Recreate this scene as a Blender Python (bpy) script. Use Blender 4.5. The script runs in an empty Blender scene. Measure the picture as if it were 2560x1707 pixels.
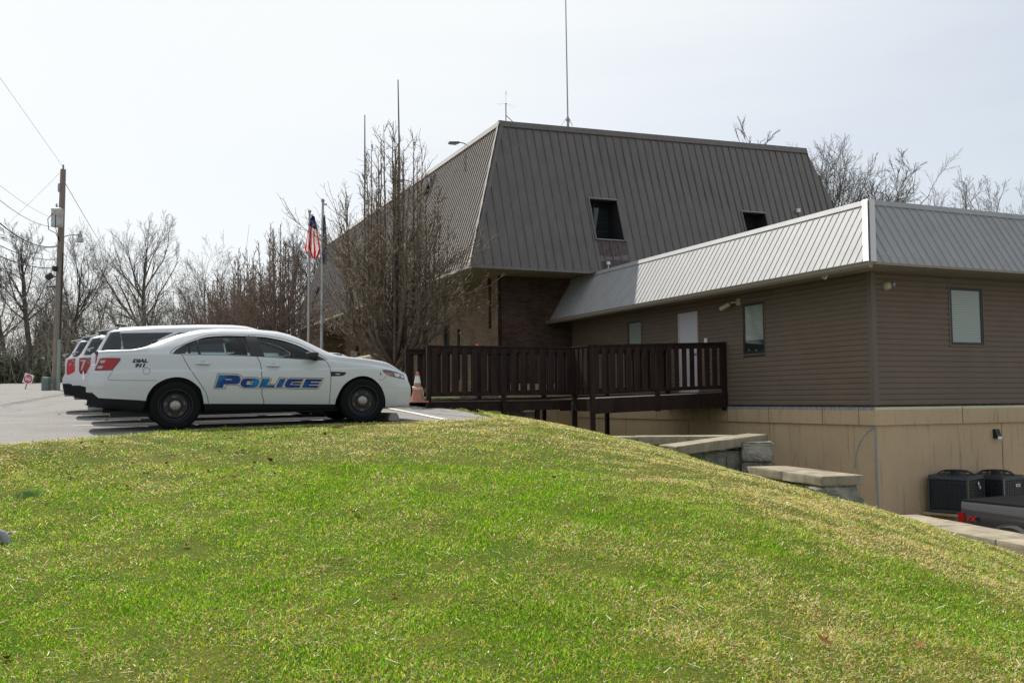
import bpy, bmesh, math, random
import numpy as np
from mathutils import Vector, Matrix
from mathutils.geometry import tessellate_polygon
from mathutils.bvhtree import BVHTree
sc = bpy.context.scene
COL = sc.collection
R_ = math.radians

# ------------------------------------------------------------------ camera
F = 2350.; CX, CY = 1280., 853.5                      # focal length and centre in photo pixels
PITCH = math.atan(146.5/F); ROLL = 0.0085
cam_d = bpy.data.cameras.new('camera'); cam = bpy.data.objects.new('camera', cam_d); COL.objects.link(cam)
cam_d.sensor_width = 36.; cam_d.lens = 36.*F/2560.; cam_d.clip_start = .1; cam_d.clip_end = 3000
cam.matrix_world = Matrix.Rotation(math.pi/2+PITCH, 4, 'X') @ Matrix.Rotation(-ROLL, 4, 'Z')
sc.camera = cam

# building axes: U runs away to the right, V away to the left (street front)
AL = R_(23.67)
U = (math.cos(AL), math.sin(AL)); V = (-math.sin(AL), math.cos(AL))

# ------------------------------------------------------------------ sun and sky
sun_dir = Vector((V[0]*.83-U[0]*.17, V[1]*.83-U[1]*.17, 1.0)).normalized()   # towards the sun
sun_el = math.asin(sun_dir.z); sun_az = math.atan2(sun_dir.x, sun_dir.y)
sd = bpy.data.lights.new('sun', 'SUN'); sd.energy = 5.0; sd.angle = R_(.6); sd.color = (1, .955, .88)
sun = bpy.data.objects.new('sun', sd); COL.objects.link(sun)
sun.rotation_euler = sun_dir.to_track_quat('Z', 'Y').to_euler()
world = bpy.data.worlds.new('World'); sc.world = world; world.use_nodes = True
nt = world.node_tree; nt.nodes.clear()
N = nt.nodes.new; Lk = nt.links.new
out = N('ShaderNodeOutputWorld'); bg1 = N('ShaderNodeBackground'); bg2 = N('ShaderNodeBackground'); mix = N('ShaderNodeMixShader')
sky = N('ShaderNodeTexSky'); sky.sky_type = 'NISHITA'; sky.sun_disc = False
sky.sun_elevation = sun_el; sky.sun_rotation = sun_az; sky.dust_density = 2.5; sky.air_density = 1.0
bg1.inputs[1].default_value = .11
tc = N('ShaderNodeTexCoord'); mp = N('ShaderNodeMapping'); mp.inputs['Rotation'].default_value = (0, 0, R_(35)); mp.inputs['Scale'].default_value = (.8, 3.2, 7)
nz = N('ShaderNodeTexNoise'); nz.inputs['Scale'].default_value = .8; nz.inputs['Detail'].default_value = 5; nz.inputs['Roughness'].default_value = .55
cr = N('ShaderNodeValToRGB'); cr.color_ramp.elements[0].position = .34; cr.color_ramp.elements[0].color = (.72,)*3+(1,)
cr.color_ramp.elements[1].position = .62; cr.color_ramp.elements[1].color = (.97,)*3+(1,)
bg2.inputs[0].default_value = (.85, .878, .886, 1); bg2.inputs[1].default_value = .97
Lk(tc.outputs['Generated'], mp.inputs[0]); Lk(mp.outputs[0], nz.inputs[0]); Lk(nz.outputs[0], cr.inputs[0])
vn = N('ShaderNodeVectorMath'); vn.operation = 'NORMALIZE'; vd = N('ShaderNodeVectorMath'); vd.operation = 'DOT_PRODUCT'; vd.inputs[1].default_value = sun_dir
mr = N('ShaderNodeMapRange'); mr.inputs[1].default_value = .42; mr.inputs[2].default_value = .80; mr.inputs[3].default_value = .60; mr.inputs[4].default_value = 1.0
ml = N('ShaderNodeMath'); ml.operation = 'MULTIPLY'                     # the haze veil is thicker towards the sun
Lk(tc.outputs['Generated'], vn.inputs[0]); Lk(vn.outputs[0], vd.inputs[0]); Lk(vd.outputs['Value'], mr.inputs[0]); Lk(mr.outputs[0], ml.inputs[0]); Lk(cr.outputs[0], ml.inputs[1])
Lk(sky.outputs[0], bg1.inputs[0]); Lk(ml.outputs[0], mix.inputs[0]); Lk(bg1.outputs[0], mix.inputs[1]); Lk(bg2.outputs[0], mix.inputs[2])
Lk(mix.outputs[0], out.inputs[0])
sc.view_settings.view_transform = 'Standard'; sc.view_settings.look = 'None'; sc.view_settings.exposure = 0.2; sc.view_settings.gamma = 1.0
sc.render.engine = 'CYCLES'
sc.cycles.max_bounces = 8; sc.cycles.transparent_max_bounces = 12; sc.cycles.caustics_reflective = False; sc.cycles.caustics_refractive = False
sc.cycles.use_adaptive_sampling = False; world.cycles.sampling_method = 'MANUAL'; world.cycles.sample_map_resolution = 1024; sc.cycles.use_denoising = True; sc.cycles.denoising_prefilter = 'NONE'
try: sc.cycles.denoiser = 'OPENIMAGEDENOISE'
except Exception: pass

# ------------------------------------------------------------------ measuring helpers
def ray(px, py):
    x = px-CX; y = -(py-CY); c, s = math.cos(-ROLL), math.sin(-ROLL)
    x, y = c*x-s*y, s*x+c*y
    cp, sp = math.cos(PITCH), math.sin(PITCH)
    return (x/F, cp-y/F*sp, sp+y/F*cp)
def at(px, py, Y):
    d = ray(px, py); t = Y/d[1]; return (d[0]*t, Y, d[2]*t)
def onplane(px, py, P, Nn):
    d = ray(px, py); t = (P[0]*Nn[0]+P[1]*Nn[1])/(d[0]*Nn[0]+d[1]*Nn[1]); return (d[0]*t, d[1]*t, d[2]*t)
A0 = at(2187, 1010, 19.26)                              # annex corner
RW = at(439, 1075, 14.1)                                # sedan rear wheel on the lot
def bl(x, y, z=0.):                                     # building frame -> world
    return (A0[0]+x*U[0]+y*V[0], A0[1]+x*U[1]+y*V[1], z)
def dudv(X, Y):
    dx, dy = X-RW[0], Y-RW[1]; return dx*U[0]+dy*U[1], dx*V[0]+dy*V[1]
def lotw(du, dv):                                       # lot frame -> world XY
    return RW[0]+du*U[0]+dv*V[0], RW[1]+du*U[1]+dv*V[1]
def lot_h(X, Y):
    dx, dy = X-RW[0], Y-RW[1]; du = dx*U[0]+dy*U[1]; dv = dx*V[0]+dy*V[1]
    du = np.clip(du, -60, 9); dv = np.minimum(dv, 62)
    return RW[2]+.0185*du+np.where(dv < 6, .0225*dv, .135+.034*(dv-6))

# ------------------------------------------------------------------ materials
MATS = {}
def mat(name, col, rough=.6, metal=0., var=0., vscale=3., bump=0., bscale=40., spec=.5, coat=0., croug=.04, stretch=None, col2=None, streak=None):
    if name in MATS: return MATS[name]
    m = bpy.data.materials.new(name); m.use_nodes = True; t = m.node_tree; b = t.nodes['Principled BSDF']
    b.inputs['Base Color'].default_value = (*col, 1); b.inputs['Roughness'].default_value = rough; b.inputs['Metallic'].default_value = metal
    b.inputs['Specular IOR Level'].default_value = min(spec, .08) if rough >= .8 and coat == 0 else spec; b.inputs['Coat Weight'].default_value = coat; b.inputs['Coat Roughness'].default_value = croug
    n = t.nodes.new; l = t.links.new
    tc = n('ShaderNodeTexCoord'); src = tc.outputs['Object']
    if stretch:
        mp = n('ShaderNodeMapping'); mp.inputs['Scale'].default_value = stretch; l(src, mp.inputs[0]); src = mp.outputs[0]
    if var > 0 or col2:
        nz = n('ShaderNodeTexNoise'); nz.inputs['Scale'].default_value = vscale; nz.inputs['Detail'].default_value = 6; nz.inputs['Roughness'].default_value = .62
        l(src, nz.inputs[0])
        cr = n('ShaderNodeValToRGB'); cr.color_ramp.elements[0].position = .33; cr.color_ramp.elements[1].position = .68
        c2 = col2 or tuple(min(1, c*(1+var)) for c in col); c1 = col if col2 else tuple(c*(1-var) for c in col)
        cr.color_ramp.elements[0].color = (*c1, 1); cr.color_ramp.elements[1].color = (*c2, 1)
        l(nz.outputs[0], cr.inputs[0]); l(cr.outputs[0], b.inputs['Base Color'])
    if bump > 0:
        nb = n('ShaderNodeTexNoise'); nb.inputs['Scale'].default_value = bscale; nb.inputs['Detail'].default_value = 4; l(tc.outputs['Object'], nb.inputs[0])
        bp = n('ShaderNodeBump'); bp.inputs['Strength'].default_value = bump; bp.inputs['Distance'].default_value = .02
        l(nb.outputs[0], bp.inputs['Height']); l(bp.outputs[0], b.inputs['Normal'])
    MATS[name] = m; return m
def nodes_of(m): return m.node_tree.nodes, m.node_tree.links, m.node_tree.nodes['Principled BSDF']

def brick_mat(name, axis, BC=((.24, .18, .13, 1), (.18, .125, .09, 1), (.08, .062, .052, 1))):
    m = mat(name, (.2, .13, .09), .85); n, l, b = nodes_of(m)
    tc = n.new('ShaderNodeTexCoord'); sp = n.new('ShaderNodeSeparateXYZ'); cb = n.new('ShaderNodeCombineXYZ')
    l.new(tc.outputs['Object'], sp.inputs[0]); l.new(sp.outputs[axis], cb.inputs[0]); l.new(sp.outputs[2], cb.inputs[1])
    br = n.new('ShaderNodeTexBrick'); br.inputs['Scale'].default_value = 1.; br.inputs['Brick Width'].default_value = .21; br.inputs['Row Height'].default_value = .07
    br.inputs['Mortar Size'].default_value = .006; br.inputs['Mortar Smooth'].default_value = .2; br.inputs['Bias'].default_value = -.1
    br.inputs['Color1'].default_value = BC[0]; br.inputs['Color2'].default_value = BC[1]; br.inputs['Mortar'].default_value = BC[2]
    l.new(cb.outputs[0], br.inputs[0])
    nz = n.new('ShaderNodeTexNoise'); nz.inputs['Scale'].default_value = 1.6; nz.inputs['Detail'].default_value = 7; l.new(tc.outputs['Object'], nz.inputs[0])
    mx = n.new('ShaderNodeMix'); mx.data_type = 'RGBA'; mx.blend_type = 'MULTIPLY'; mx.inputs[0].default_value = .6
    cr = n.new('ShaderNodeValToRGB'); cr.color_ramp.elements[0].color = (.5, .45, .45, 1); cr.color_ramp.elements[1].color = (1.25, 1.2, 1.15, 1)
    cr.color_ramp.elements[0].position = .3; cr.color_ramp.elements[1].position = .7
    l.new(nz.outputs[0], cr.inputs[0]); l.new(br.outputs[0], mx.inputs[6]); l.new(cr.outputs[0], mx.inputs[7]); l.new(mx.outputs[2], b.inputs['Base Color'])
    bp = n.new('ShaderNodeBump'); bp.inputs['Strength'].default_value = .6; bp.inputs['Distance'].default_value = .01; bp.invert = True
    l.new(br.outputs[1], bp.inputs['Height']); l.new(bp.outputs[0], b.inputs['Normal'])
    return m
BRF = brick_mat('brick_front', 1); BRS = brick_mat('brick_side_shaded', 0, ((.13, .088, .07, 1), (.09, .052, .044, 1), (.05, .04, .036, 1)))  # same brick twice; the side copy carries its shade in darker colours

M_white = mat('white_paint', (.54, .555, .57), .3, spec=.5, coat=.9, var=.015, vscale=2)
M_black = mat('black_plastic', (.012, .012, .014), .5)
M_trim = mat('dark_lower_trim', (.011, .012, .015), .5, spec=.2)
M_rubber = mat('tyre_rubber', (.013, .013, .014), .85, spec=.2, bump=.1, bscale=90)
M_steel = mat('black_steel', (.018, .02, .025), .35, .3)
M_chrome = mat('chrome', (.5, .48, .46), .25, 1.)
M_rust = mat('brake_disc', (.32, .23, .17), .6, .3, var=.3, vscale=14)
M_cabin = mat('cabin_cloth', (.035, .037, .04), .85)
M_red = mat('red_lens', (.33, .004, .007), .3, coat=.2, var=.3, vscale=30)
M_clear = mat('clear_lens', (.62, .64, .66), .15, coat=.8)
M_lampdark = mat('lamp_housing', (.07, .075, .08), .2, coat=.9)
M_amber = mat('amber_lens', (.55, .12, .03), .2, coat=.5)
M_blackglass = mat('privacy_glass', (.012, .014, .018), .06, spec=.6, coat=.3)
M_seam = mat('panel_gap', (.02, .02, .02), .9)
M_brownroof = mat('brown_metal_roof', (.088, .071, .062), .6, .0, spec=.0, coat=1., croug=.07, var=.2, bump=.12, bscale=2.2, vscale=1.3, stretch=(3, 3, .5))
M_brownroof.node_tree.nodes['Principled BSDF'].inputs['Sheen Weight'].default_value = .5; M_brownroof.node_tree.nodes['Principled BSDF'].inputs['Sheen Roughness'].default_value = .45; M_brownroof.node_tree.nodes['Principled BSDF'].inputs['Sheen Tint'].default_value = (1, .93, .82, 1)
M_brownroof.node_tree.nodes['Principled BSDF'].inputs['Coat IOR'].default_value = 1.65
M_greyroof = mat('silver_metal_roof', (.31, .31, .312), .6, .0, spec=.25, bump=.12, bscale=2.5, var=.07, vscale=1.1, stretch=(3, 3, .6))
M_soffit = mat('soffit_tan', (.25, .215, .17), .7)
M_fascia = mat('fascia_tan', (.23, .2, .165), .5)
M_gutter = mat('gutter_tan', (.22, .19, .155), .45)
M_siding = mat('brown_siding', (.172, .134, .104), .6, spec=.12, var=.06, vscale=1.4)
M_cornertrim = mat('siding_trim', (.15, .12, .097), .5, spec=.3)
M_deck = mat('dark_brown_stain', (.030, .0175, .0155), .6, spec=.15, var=.35, vscale=5, stretch=(1, 1, .25), bump=.15, bscale=60)
M_deckred = mat('deck_boards', (.12, .085, .07), .75, var=.3, vscale=4)
M_glassdark = mat('dark_window_glass', (.02, .028, .03), .05, spec=.7)
M_blind = mat('window_blind', (.34, .40, .36), .6, var=.06, vscale=5)
M_bronze = mat('bronze_frame', (.018, .018, .02), .45)
M_door = mat('grey_door', (.54, .54, .57), .5, var=.02)
M_doorframe = mat('door_frame_grey', (.52, .5, .47), .5)
M_cam = mat('cream_plastic', (.46, .42, .31), .5)
M_stone = mat('split_face_stone', (.34, .325, .27), .9, bump=1., bscale=9, col2=(.17, .165, .14), vscale=3.5)
M_cap = mat('capstone', (.37, .325, .245), .9, bump=.4, bscale=60, col2=(.20, .175, .13), vscale=3.5, stretch=(1, 1, .35))
M_galv = mat('galvanised', (.32, .33, .35), .45, .8)
M_wood = mat('weathered_wood', (.24, .205, .175), .9, var=.25, vscale=6, stretch=(4, 4, .35), bump=.3, bscale=30)
M_bark = mat('grey_bark', (.115, .098, .084), .95, var=.3, vscale=7, bump=.4, bscale=25)
M_barkfar = mat('far_bark', (.125, .11, .097), .95, var=.2, vscale=.5)
M_pear = mat('pear_bark', (.07, .055, .047), .9, var=.3, vscale=8)
M_peartwig = mat('pear_twig', (.15, .115, .09), .8, var=.35, vscale=3)
M_pearred = mat('reddish_twig', (.215, .165, .135), .8, var=.25, vscale=1)
M_orange = mat('cone_orange', (.40, .17, .12), .6, var=.12, vscale=12)
M_orangered = mat('cone_bright', (.75, .06, .02), .5)
M_whiteplastic = mat('reflective_white', (.62, .65, .62), .5, var=.1, vscale=20)
M_signwhite = mat('sign_white', (.75, .75, .75), .5)
M_signred = mat('sign_red', (.55, .02, .03), .45)
M_truck = mat('truck_paint', (.10, .09, .083), .35, .6, coat=1.)
M_tonneau = mat('tonneau_vinyl', (.028, .026, .026), .75)
M_acgrey = mat('ac_grey', (.075, .085, .10), .5, .3)
M_acdark = mat('ac_coil', (.012, .014, .016), .6)

def glass_mat(name, tint, gloss=.06):
    m = bpy.data.materials.new(name); m.use_nodes = True; t = m.node_tree; t.nodes.clear(); n = t.nodes.new; l = t.links.new
    o = n('ShaderNodeOutputMaterial'); tr = n('ShaderNodeBsdfTransparent'); gl = n('ShaderNodeBsdfGlossy'); mx = n('ShaderNodeMixShader'); fr = n('ShaderNodeFresnel')
    tr.inputs[0].default_value = (*tint, 1); gl.inputs['Roughness'].default_value = .03; fr.inputs[0].default_value = 1.5
    l(fr.outputs[0], mx.inputs[0]); l(tr.outputs[0], mx.inputs[1]); l(gl.outputs[0], mx.inputs[2]); l(mx.outputs[0], o.inputs[0])
    return m
M_carglass = glass_mat('car_glass', (.68, .78, .75))
M_hub = mat('hub_metal', (.34, .32, .30), .38, .9)

# ------------------------------------------------------------------ mesh helpers
class MB:
    def __init__(s): s.v = []; s.f = []; s.mi = []
    def add(s, vs, fs, mi=0):
        o = len(s.v); s.v += [tuple(v) for v in vs]; s.f += [tuple(i+o for i in f) for f in fs]; s.mi += [mi]*len(fs)
    def box(s, x0, x1, y0, y1, z0, z1, mi=0, M=None):
        vs = [(x0, y0, z0), (x1, y0, z0), (x1, y1, z0), (x0, y1, z0), (x0, y0, z1), (x1, y0, z1), (x1, y1, z1), (x0, y1, z1)]
        if M is not None: vs = [tuple(M @ Vector(v)) for v in vs]
        s.add(vs, [(0, 3, 2, 1), (4, 5, 6, 7), (0, 1, 5, 4), (1, 2, 6, 5), (2, 3, 7, 6), (3, 0, 4, 7)], mi)
    def bbox(s, x0, x1, y0, y1, z0, z1, b=.01, mi=0, M=None, seg=2, jit=0, rng=None, cuts=0):
        bm = bmesh.new(); bmesh.ops.create_cube(bm, size=1)
        for v in bm.verts: v.co = Vector(((x0+x1)/2+v.co.x*(x1-x0), (y0+y1)/2+v.co.y*(y1-y0), (z0+z1)/2+v.co.z*(z1-z0)))
        bmesh.ops.bevel(bm, geom=bm.edges[:], offset=b, segments=seg, affect='EDGES', profile=.6)
        if cuts: bmesh.ops.subdivide_edges(bm, edges=bm.edges[:], cuts=cuts, use_grid_fill=True)
        if jit:
            for v in bm.verts: v.co += Vector((rng.uniform(-jit, jit), rng.uniform(-jit, jit), rng.uniform(-jit, jit)))
        bm.verts.index_update()
        vs = [(M @ v.co) if M is not None else v.co.copy() for v in bm.verts]; fs = [[v.index for v in f.verts] for f in bm.faces]; bm.free(); s.add(vs, fs, mi)
    def tube(s, pts, r, n=8, mi=0, cap=True):
        pts = [Vector(p) for p in pts]; rs = r if isinstance(r, (list, tuple)) else [r]*len(pts)
        ref = None; vs = []; fs = []
        for i, p in enumerate(pts):
            d = (pts[min(i+1, len(pts)-1)]-pts[max(i-1, 0)])
            d = d.normalized() if d.length > 1e-9 else Vector((0, 0, 1))
            if ref is None: ref = Vector((1, 0, 0)) if abs(d.x) < .8 else Vector((0, 1, 0))
            a = (ref-d*ref.dot(d)).normalized(); b = d.cross(a); ref = a
            for k in range(n):
                t = 2*math.pi*k/n; vs.append(p+(a*math.cos(t)+b*math.sin(t))*rs[i])
        for i in range(len(pts)-1):
            for k in range(n):
                fs.append((i*n+k, i*n+(k+1) % n, (i+1)*n+(k+1) % n, (i+1)*n+k))
        if cap: fs += [tuple(range(n))[::-1], tuple(range((len(pts)-1)*n, len(pts)*n))]
        s.add(vs, fs, mi)
    def lathe(s, prof, n=32, mi=0, M=None):               # prof: (radius, z)
        vs = []; fs = []
        for r, z in prof:
            for k in range(n):
                t = 2*math.pi*k/n; v = Vector((r*math.cos(t), r*math.sin(t), z)); vs.append(M @ v if M is not None else v)
        for i in range(len(prof)-1):
            for k in range(n): fs.append((i*n+k, i*n+(k+1) % n, (i+1)*n+(k+1) % n, (i+1)*n+k))
        s.add(vs, fs, mi)
    def prism(s, poly, d0, d1, fn, mi=0):                 # poly 2D; fn(a,b,d)->xyz
        n = len(poly); vs = [fn(a, b, d0) for a, b in poly]+[fn(a, b, d1) for a, b in poly]
        tri = tessellate_polygon([[Vector((a, b, 0)) for a, b in poly]])
        fs = [tuple(t) for t in tri]+[tuple(i+n for i in t[::-1]) for t in tri]
        fs += [(i, (i+1) % n, (i+1) % n+n, i+n) for i in range(n)]
        s.add(vs, fs, mi)
    def quad(s, a, b, c, d, mi=0): s.add([a, b, c, d], [(0, 1, 2, 3)], mi)
    def build(s, name, mats, parent=None, smooth=False, fixn=True):
        me = bpy.data.meshes.new(name); me.from_pydata(s.v, [], s.f)
        mats = mats if isinstance(mats, (list, tuple)) else [mats]
        for m in mats: me.materials.append(m)
        if len(mats) > 1: me.polygons.foreach_set('material_index', s.mi)
        if fixn and len(s.f) < 60000:
            bm = bmesh.new(); bm.from_mesh(me); bmesh.ops.recalc_face_normals(bm, faces=bm.faces[:]); bm.to_mesh(me); bm.free()
        if smooth: sm(me)
        o = bpy.data.objects.new(name, me); COL.objects.link(o)
        if parent is not None: o.parent = parent
        return o
def sm(me, ang=35):
    me.polygons.foreach_set('use_smooth', [True]*len(me.polygons))
    try: me.set_sharp_from_angle(angle=R_(ang))
    except Exception: pass
def np_mesh(name, verts, faces_flat, sizes, mats, parent=None, smooth=False, mi=None):
    me = bpy.data.meshes.new(name); verts = np.asarray(verts, np.float32)
    me.vertices.add(len(verts)); me.vertices.foreach_set('co', verts.ravel())
    faces_flat = np.asarray(faces_flat, np.int32); sizes = np.asarray(sizes, np.int32)
    me.loops.add(len(faces_flat)); me.loops.foreach_set('vertex_index', faces_flat)
    me.polygons.add(len(sizes)); st = np.concatenate([[0], np.cumsum(sizes)[:-1]]).astype(np.int32)
    me.polygons.foreach_set('loop_start', st); me.polygons.foreach_set('loop_total', sizes)
    for m in (mats if isinstance(mats, (list, tuple)) else [mats]): me.materials.append(m)
    if mi is not None: me.polygons.foreach_set('material_index', np.asarray(mi, np.int32))
    if smooth: me.polygons.foreach_set('use_smooth', np.ones(len(sizes), bool))
    me.update(calc_edges=True)
    o = bpy.data.objects.new(name, me); COL.objects.link(o)
    if parent is not None: o.parent = parent
    return o
def tag(o, label, cat, group=None, kind=None):
    if label: o['label'] = label
    if cat: o['category'] = cat
    if group: o['group'] = group
    if kind: o['kind'] = kind
    return o
def thing(name, label, cat, loc=(0, 0, 0), rot=(0, 0, 0), group=None):
    o = bpy.data.objects.new(name, None); COL.objects.link(o); o.empty_display_size = .2
    o.location = loc; o.rotation_euler = rot if isinstance(rot, (tuple, list)) else (0, 0, rot)
    return tag(o, label, cat, group)
def copy_tree(o, parent=None):
    c = o.copy(); COL.objects.link(c)
    if parent is not None: c.parent = parent
    for ch in list(o.children): copy_tree(ch, c)
    return c
def struct(o): o['kind'] = 'structure'; return o
# ------------------------------------------------------------------ terrain
def tps(P, W=None):
    P = np.array(P, float); n = len(P); X = P[:, :2]
    d = np.linalg.norm(X[:, None]-X[None], axis=2); K = np.where(d > 0, d*d*np.log(d+1e-9), 0)+np.eye(n)*.02
    T = np.hstack([np.ones((n, 1)), X]); M = np.zeros((n+3, n+3)); M[:n, :n] = K; M[:n, n:] = T; M[n:, :n] = T.T
    w = np.linalg.solve(M, np.concatenate([P[:, 2], np.zeros(3)]))
    def f(x, y):
        sh = x.shape; q = np.stack([x.ravel(), y.ravel()], 1); o = np.zeros(len(q))
        for a in range(0, len(q), 20000):
            s = q[a:a+20000]; dd = np.linalg.norm(s[:, None]-X[None], axis=2); kk = np.where(dd > 0, dd*dd*np.log(dd+1e-9), 0)
            o[a:a+20000] = kk @ w[:n]+w[n]+s @ w[n+1:]
        return o.reshape(sh)
    return f
EDGE = [(-60, -22), (-12, -8.8), (-2.12, -2.2), (-1.62, -1.86), (-.66, -1.2), (0, -.72), (.57, -.47), (1.8, -.42), (3., -.42), (4.4, -.42), (5.05, -.36)]
REDGE = [(5.05, -.36), (5.3, .8), (5.75, 2.8), (6.1, 5.2), (6.1, 9.)]
cp = []
for du, dv in EDGE[1:]:
    X, Y = lotw(du, dv); cp.append((X, Y, float(lot_h(X, Y))+.025))
    X, Y = lotw(du+.1, dv-.6); cp.append((X, Y, float(lot_h(X, Y))+.0))
for du, dv in REDGE[1:]:
    X, Y = lotw(du, dv); cp.append((X, Y, float(lot_h(X, Y))+.02))
cp += [(-12, 9, -1.0), (-9, 7.5, -1.05), (-5, 10, -.72), (-2.2, 10.5, -.7), (0, 11, -.72), (-7, 4, -1.5), (-4, 4, -1.55), (0, 0, -1.62), (0, 4, -1.42), (-8, 0, -1.75), (0, -4, -1.9), (-8, -4, -2), (4, 4, -1.8),
       (7, 4, -2.3), (6, 0, -2.2), (7, -4, -2.8), (-3, 7.5, -1.1), (0, 7.5, -1.08), (3, 7.5, -1.35), (5, 7.5, -1.9), (6.6, 7.5, -2.38), (3, 10.5, -1.05), (4.6, 10.5, -1.45), (6.0, 10.4, -1.98)]
for px, py, Y in [(1106, 1011, 20.5), (1153, 1019, 19.5), (1201, 1027, 18.5), (1249, 1035, 17.6), (1297, 1043, 16.9), (1345, 1052, 16.2), (1440, 1071, 15.6),
                  (1524, 1090, 15.2), (1676, 1128, 15), (1780, 1160, 14.8), (1850, 1184, 14.6), (1960, 1218, 14.2), (2060, 1244, 14.3), (2133, 1264, 14.3), (2285, 1301, 13.9), (2438, 1354, 12.7), (2560, 1391, 11.9), (2640, 1420, 11)]:
    cp.append(at(px, py, Y))
cp += [(-1.0, 21.6, -.3), (0, 20, -.6), (.9, 18.8, -.75), (2.2, 17.6, -.95), (3.2, 17.6, -1.25), (4.2, 17.2, -1.5), (4.7, 16, -1.62)]
hill = tps(cp)
def seg_x(Y):                                           # retaining line: x of its hill side
    return np.interp(Y, [-6, 6, 10.8, 12.3, 14.5, 16.1, 18.3, 19.6, 20.1], [10.7, 7.86, 6.72, 6.38, 5.85, 5.6, 4.95, 4.9, 2.0])
def ground_h(X, Y):
    du, dv = dudv(X, Y)
    h = hill(np.clip(X, -13, 8), np.clip(Y, -5, 24))
    L = lot_h(X, Y)
    edge = np.interp(du, [e[0] for e in EDGE], [e[1] for e in EDGE])
    redge = np.interp(dv, [e[1] for e in REDGE], [e[0] for e in REDGE])
    inlot = (dv > edge-.02) & (du < redge+.05)
    w = np.clip((Y-24)/3, 0, 1); h = h*(1-w)+(L+.02)*w
    far = (np.abs(X) > 13) & (Y < 60); wl = np.clip((-8-X)/4, 0, 1)*(Y < 60); h = h*(1-wl)+(L+.02-np.clip(.13*(edge-dv), 0, 1.7))*wl
    h = np.where(du > 9, np.maximum(h, -99), h)
    h = h+(.013*np.sin(3.1*X+1.3*Y)*np.sin(2.3*Y-.7*X)+.010*np.sin(6.7*X+2*Y)*np.sin(5.9*Y-X))*np.clip((edge-dv)/1., 0, 1)
    h = np.where(inlot, L-.03, h)
    # excavated court below the walls
    low = (X > seg_x(Y)+.35) & (Y < 20.2)
    mid = (Y >= 20.2) & (X > 2.0-(Y-20.2)*.42) & (Y < 60)
    bx = (X-A0[0])*U[0]+(Y-A0[1])*U[1]; by = (X-A0[0])*V[0]+(Y-A0[1])*V[1]
    h = np.where(mid & (bx > -7.2), np.where(bx > -1.5, -3.4, -1.7), h)
    h = np.where(low, -3.4, h)
    h = np.where((by < 60) & (bx > -1.0) & (by > -30), -3.4, h)
    h = np.where((by > 12.8) & (bx > -2.7) & (by < 45), -3.6, h)
    return h
xs = np.unique(np.concatenate([-np.geomspace(13, 420, 26), np.arange(-13, 10, .2), np.geomspace(10, 420, 26)]))
ys = np.unique(np.concatenate([-np.geomspace(5, 60, 8), np.arange(-5, 26, .2), np.geomspace(26, 900, 36)]))
GX, GY = np.meshgrid(xs, ys, indexing='ij'); GZ = ground_h(GX, GY)
rs = np.random.RandomState(5)
GZ = GZ+rs.uniform(-.008, .008, GZ.shape)
nx, ny = GX.shape; idx = np.arange(nx*ny).reshape(nx, ny)
quads = np.stack([idx[:-1, :-1], idx[1:, :-1], idx[1:, 1:], idx[:-1, 1:]], -1).reshape(-1, 4)
M_soil = mat('lawn_soil', (.045, .075, .006), .95, bump=.6, bscale=30, col2=(.105, .10, .018), vscale=2.2)
g = np_mesh('ground', np.stack([GX.ravel(), GY.ravel(), GZ.ravel()], 1), quads.ravel(), np.full(len(quads), 4), M_soil, smooth=True); struct(g)

# parking lot sheet
M_asph = mat('lot_asphalt', (.235, .225, .215), .9, bump=.5, bscale=60, col2=(.29, .28, .265), vscale=.9)
n_, l_, b_ = nodes_of(M_asph)
tc = n_.new('ShaderNodeTexCoord'); nz = n_.new('ShaderNodeTexNoise'); nz.inputs['Scale'].default_value = 55; nz.inputs['Detail'].default_value = 3; l_.new(tc.outputs['Object'], nz.inputs[0])
cr = n_.new('ShaderNodeValToRGB'); cr.color_ramp.elements[0].position = .35; cr.color_ramp.elements[0].color = (.5, .5, .5, 1); cr.color_ramp.elements[1].position = .62; cr.color_ramp.elements[1].color = (1.12, 1.12, 1.12, 1)
mx = n_.new('ShaderNodeMix'); mx.data_type = 'RGBA'; mx.blend_type = 'MULTIPLY'; mx.inputs[0].default_value = .8
old = b_.inputs['Base Color'].links[0].from_socket
l_.new(nz.outputs[0], cr.inputs[0]); l_.new(old, mx.inputs[6]); l_.new(cr.outputs[0], mx.inputs[7])
# tar-sealed cracks: real dark lines with a shape of their own
vo = n_.new('ShaderNodeTexVoronoi'); vo.feature = 'DISTANCE_TO_EDGE'; vo.inputs['Scale'].default_value = .16; vo.inputs['Randomness'].default_value = 1
nw = n_.new('ShaderNodeTexNoise'); nw.inputs['Scale'].default_value = .7; nw.inputs['Detail'].default_value = 4
ad = n_.new('ShaderNodeMix'); ad.data_type = 'RGBA'; ad.blend_type = 'ADD'; ad.inputs[0].default_value = .8
l_.new(tc.outputs['Object'], nw.inputs[0]); l_.new(tc.outputs['Object'], ad.inputs[6]); l_.new(nw.outputs[1], ad.inputs[7]); l_.new(ad.outputs[2], vo.inputs[0])
c2 = n_.new('ShaderNodeValToRGB'); c2.color_ramp.elements[0].position = .002; c2.color_ramp.elements[0].color = (.6, .6, .6, 1); c2.color_ramp.elements[1].position = .0055; c2.color_ramp.elements[1].color = (1, 1, 1, 1)
m2 = n_.new('ShaderNodeMix'); m2.data_type = 'RGBA'; m2.blend_type = 'MULTIPLY'; m2.inputs[0].default_value = 1.
l_.new(vo.outputs[0], c2.inputs[0]); l_.new(mx.outputs[2], m2.inputs[6]); l_.new(c2.outputs[0], m2.inputs[7]); l_.new(m2.outputs[2], b_.inputs['Base Color'])
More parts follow.
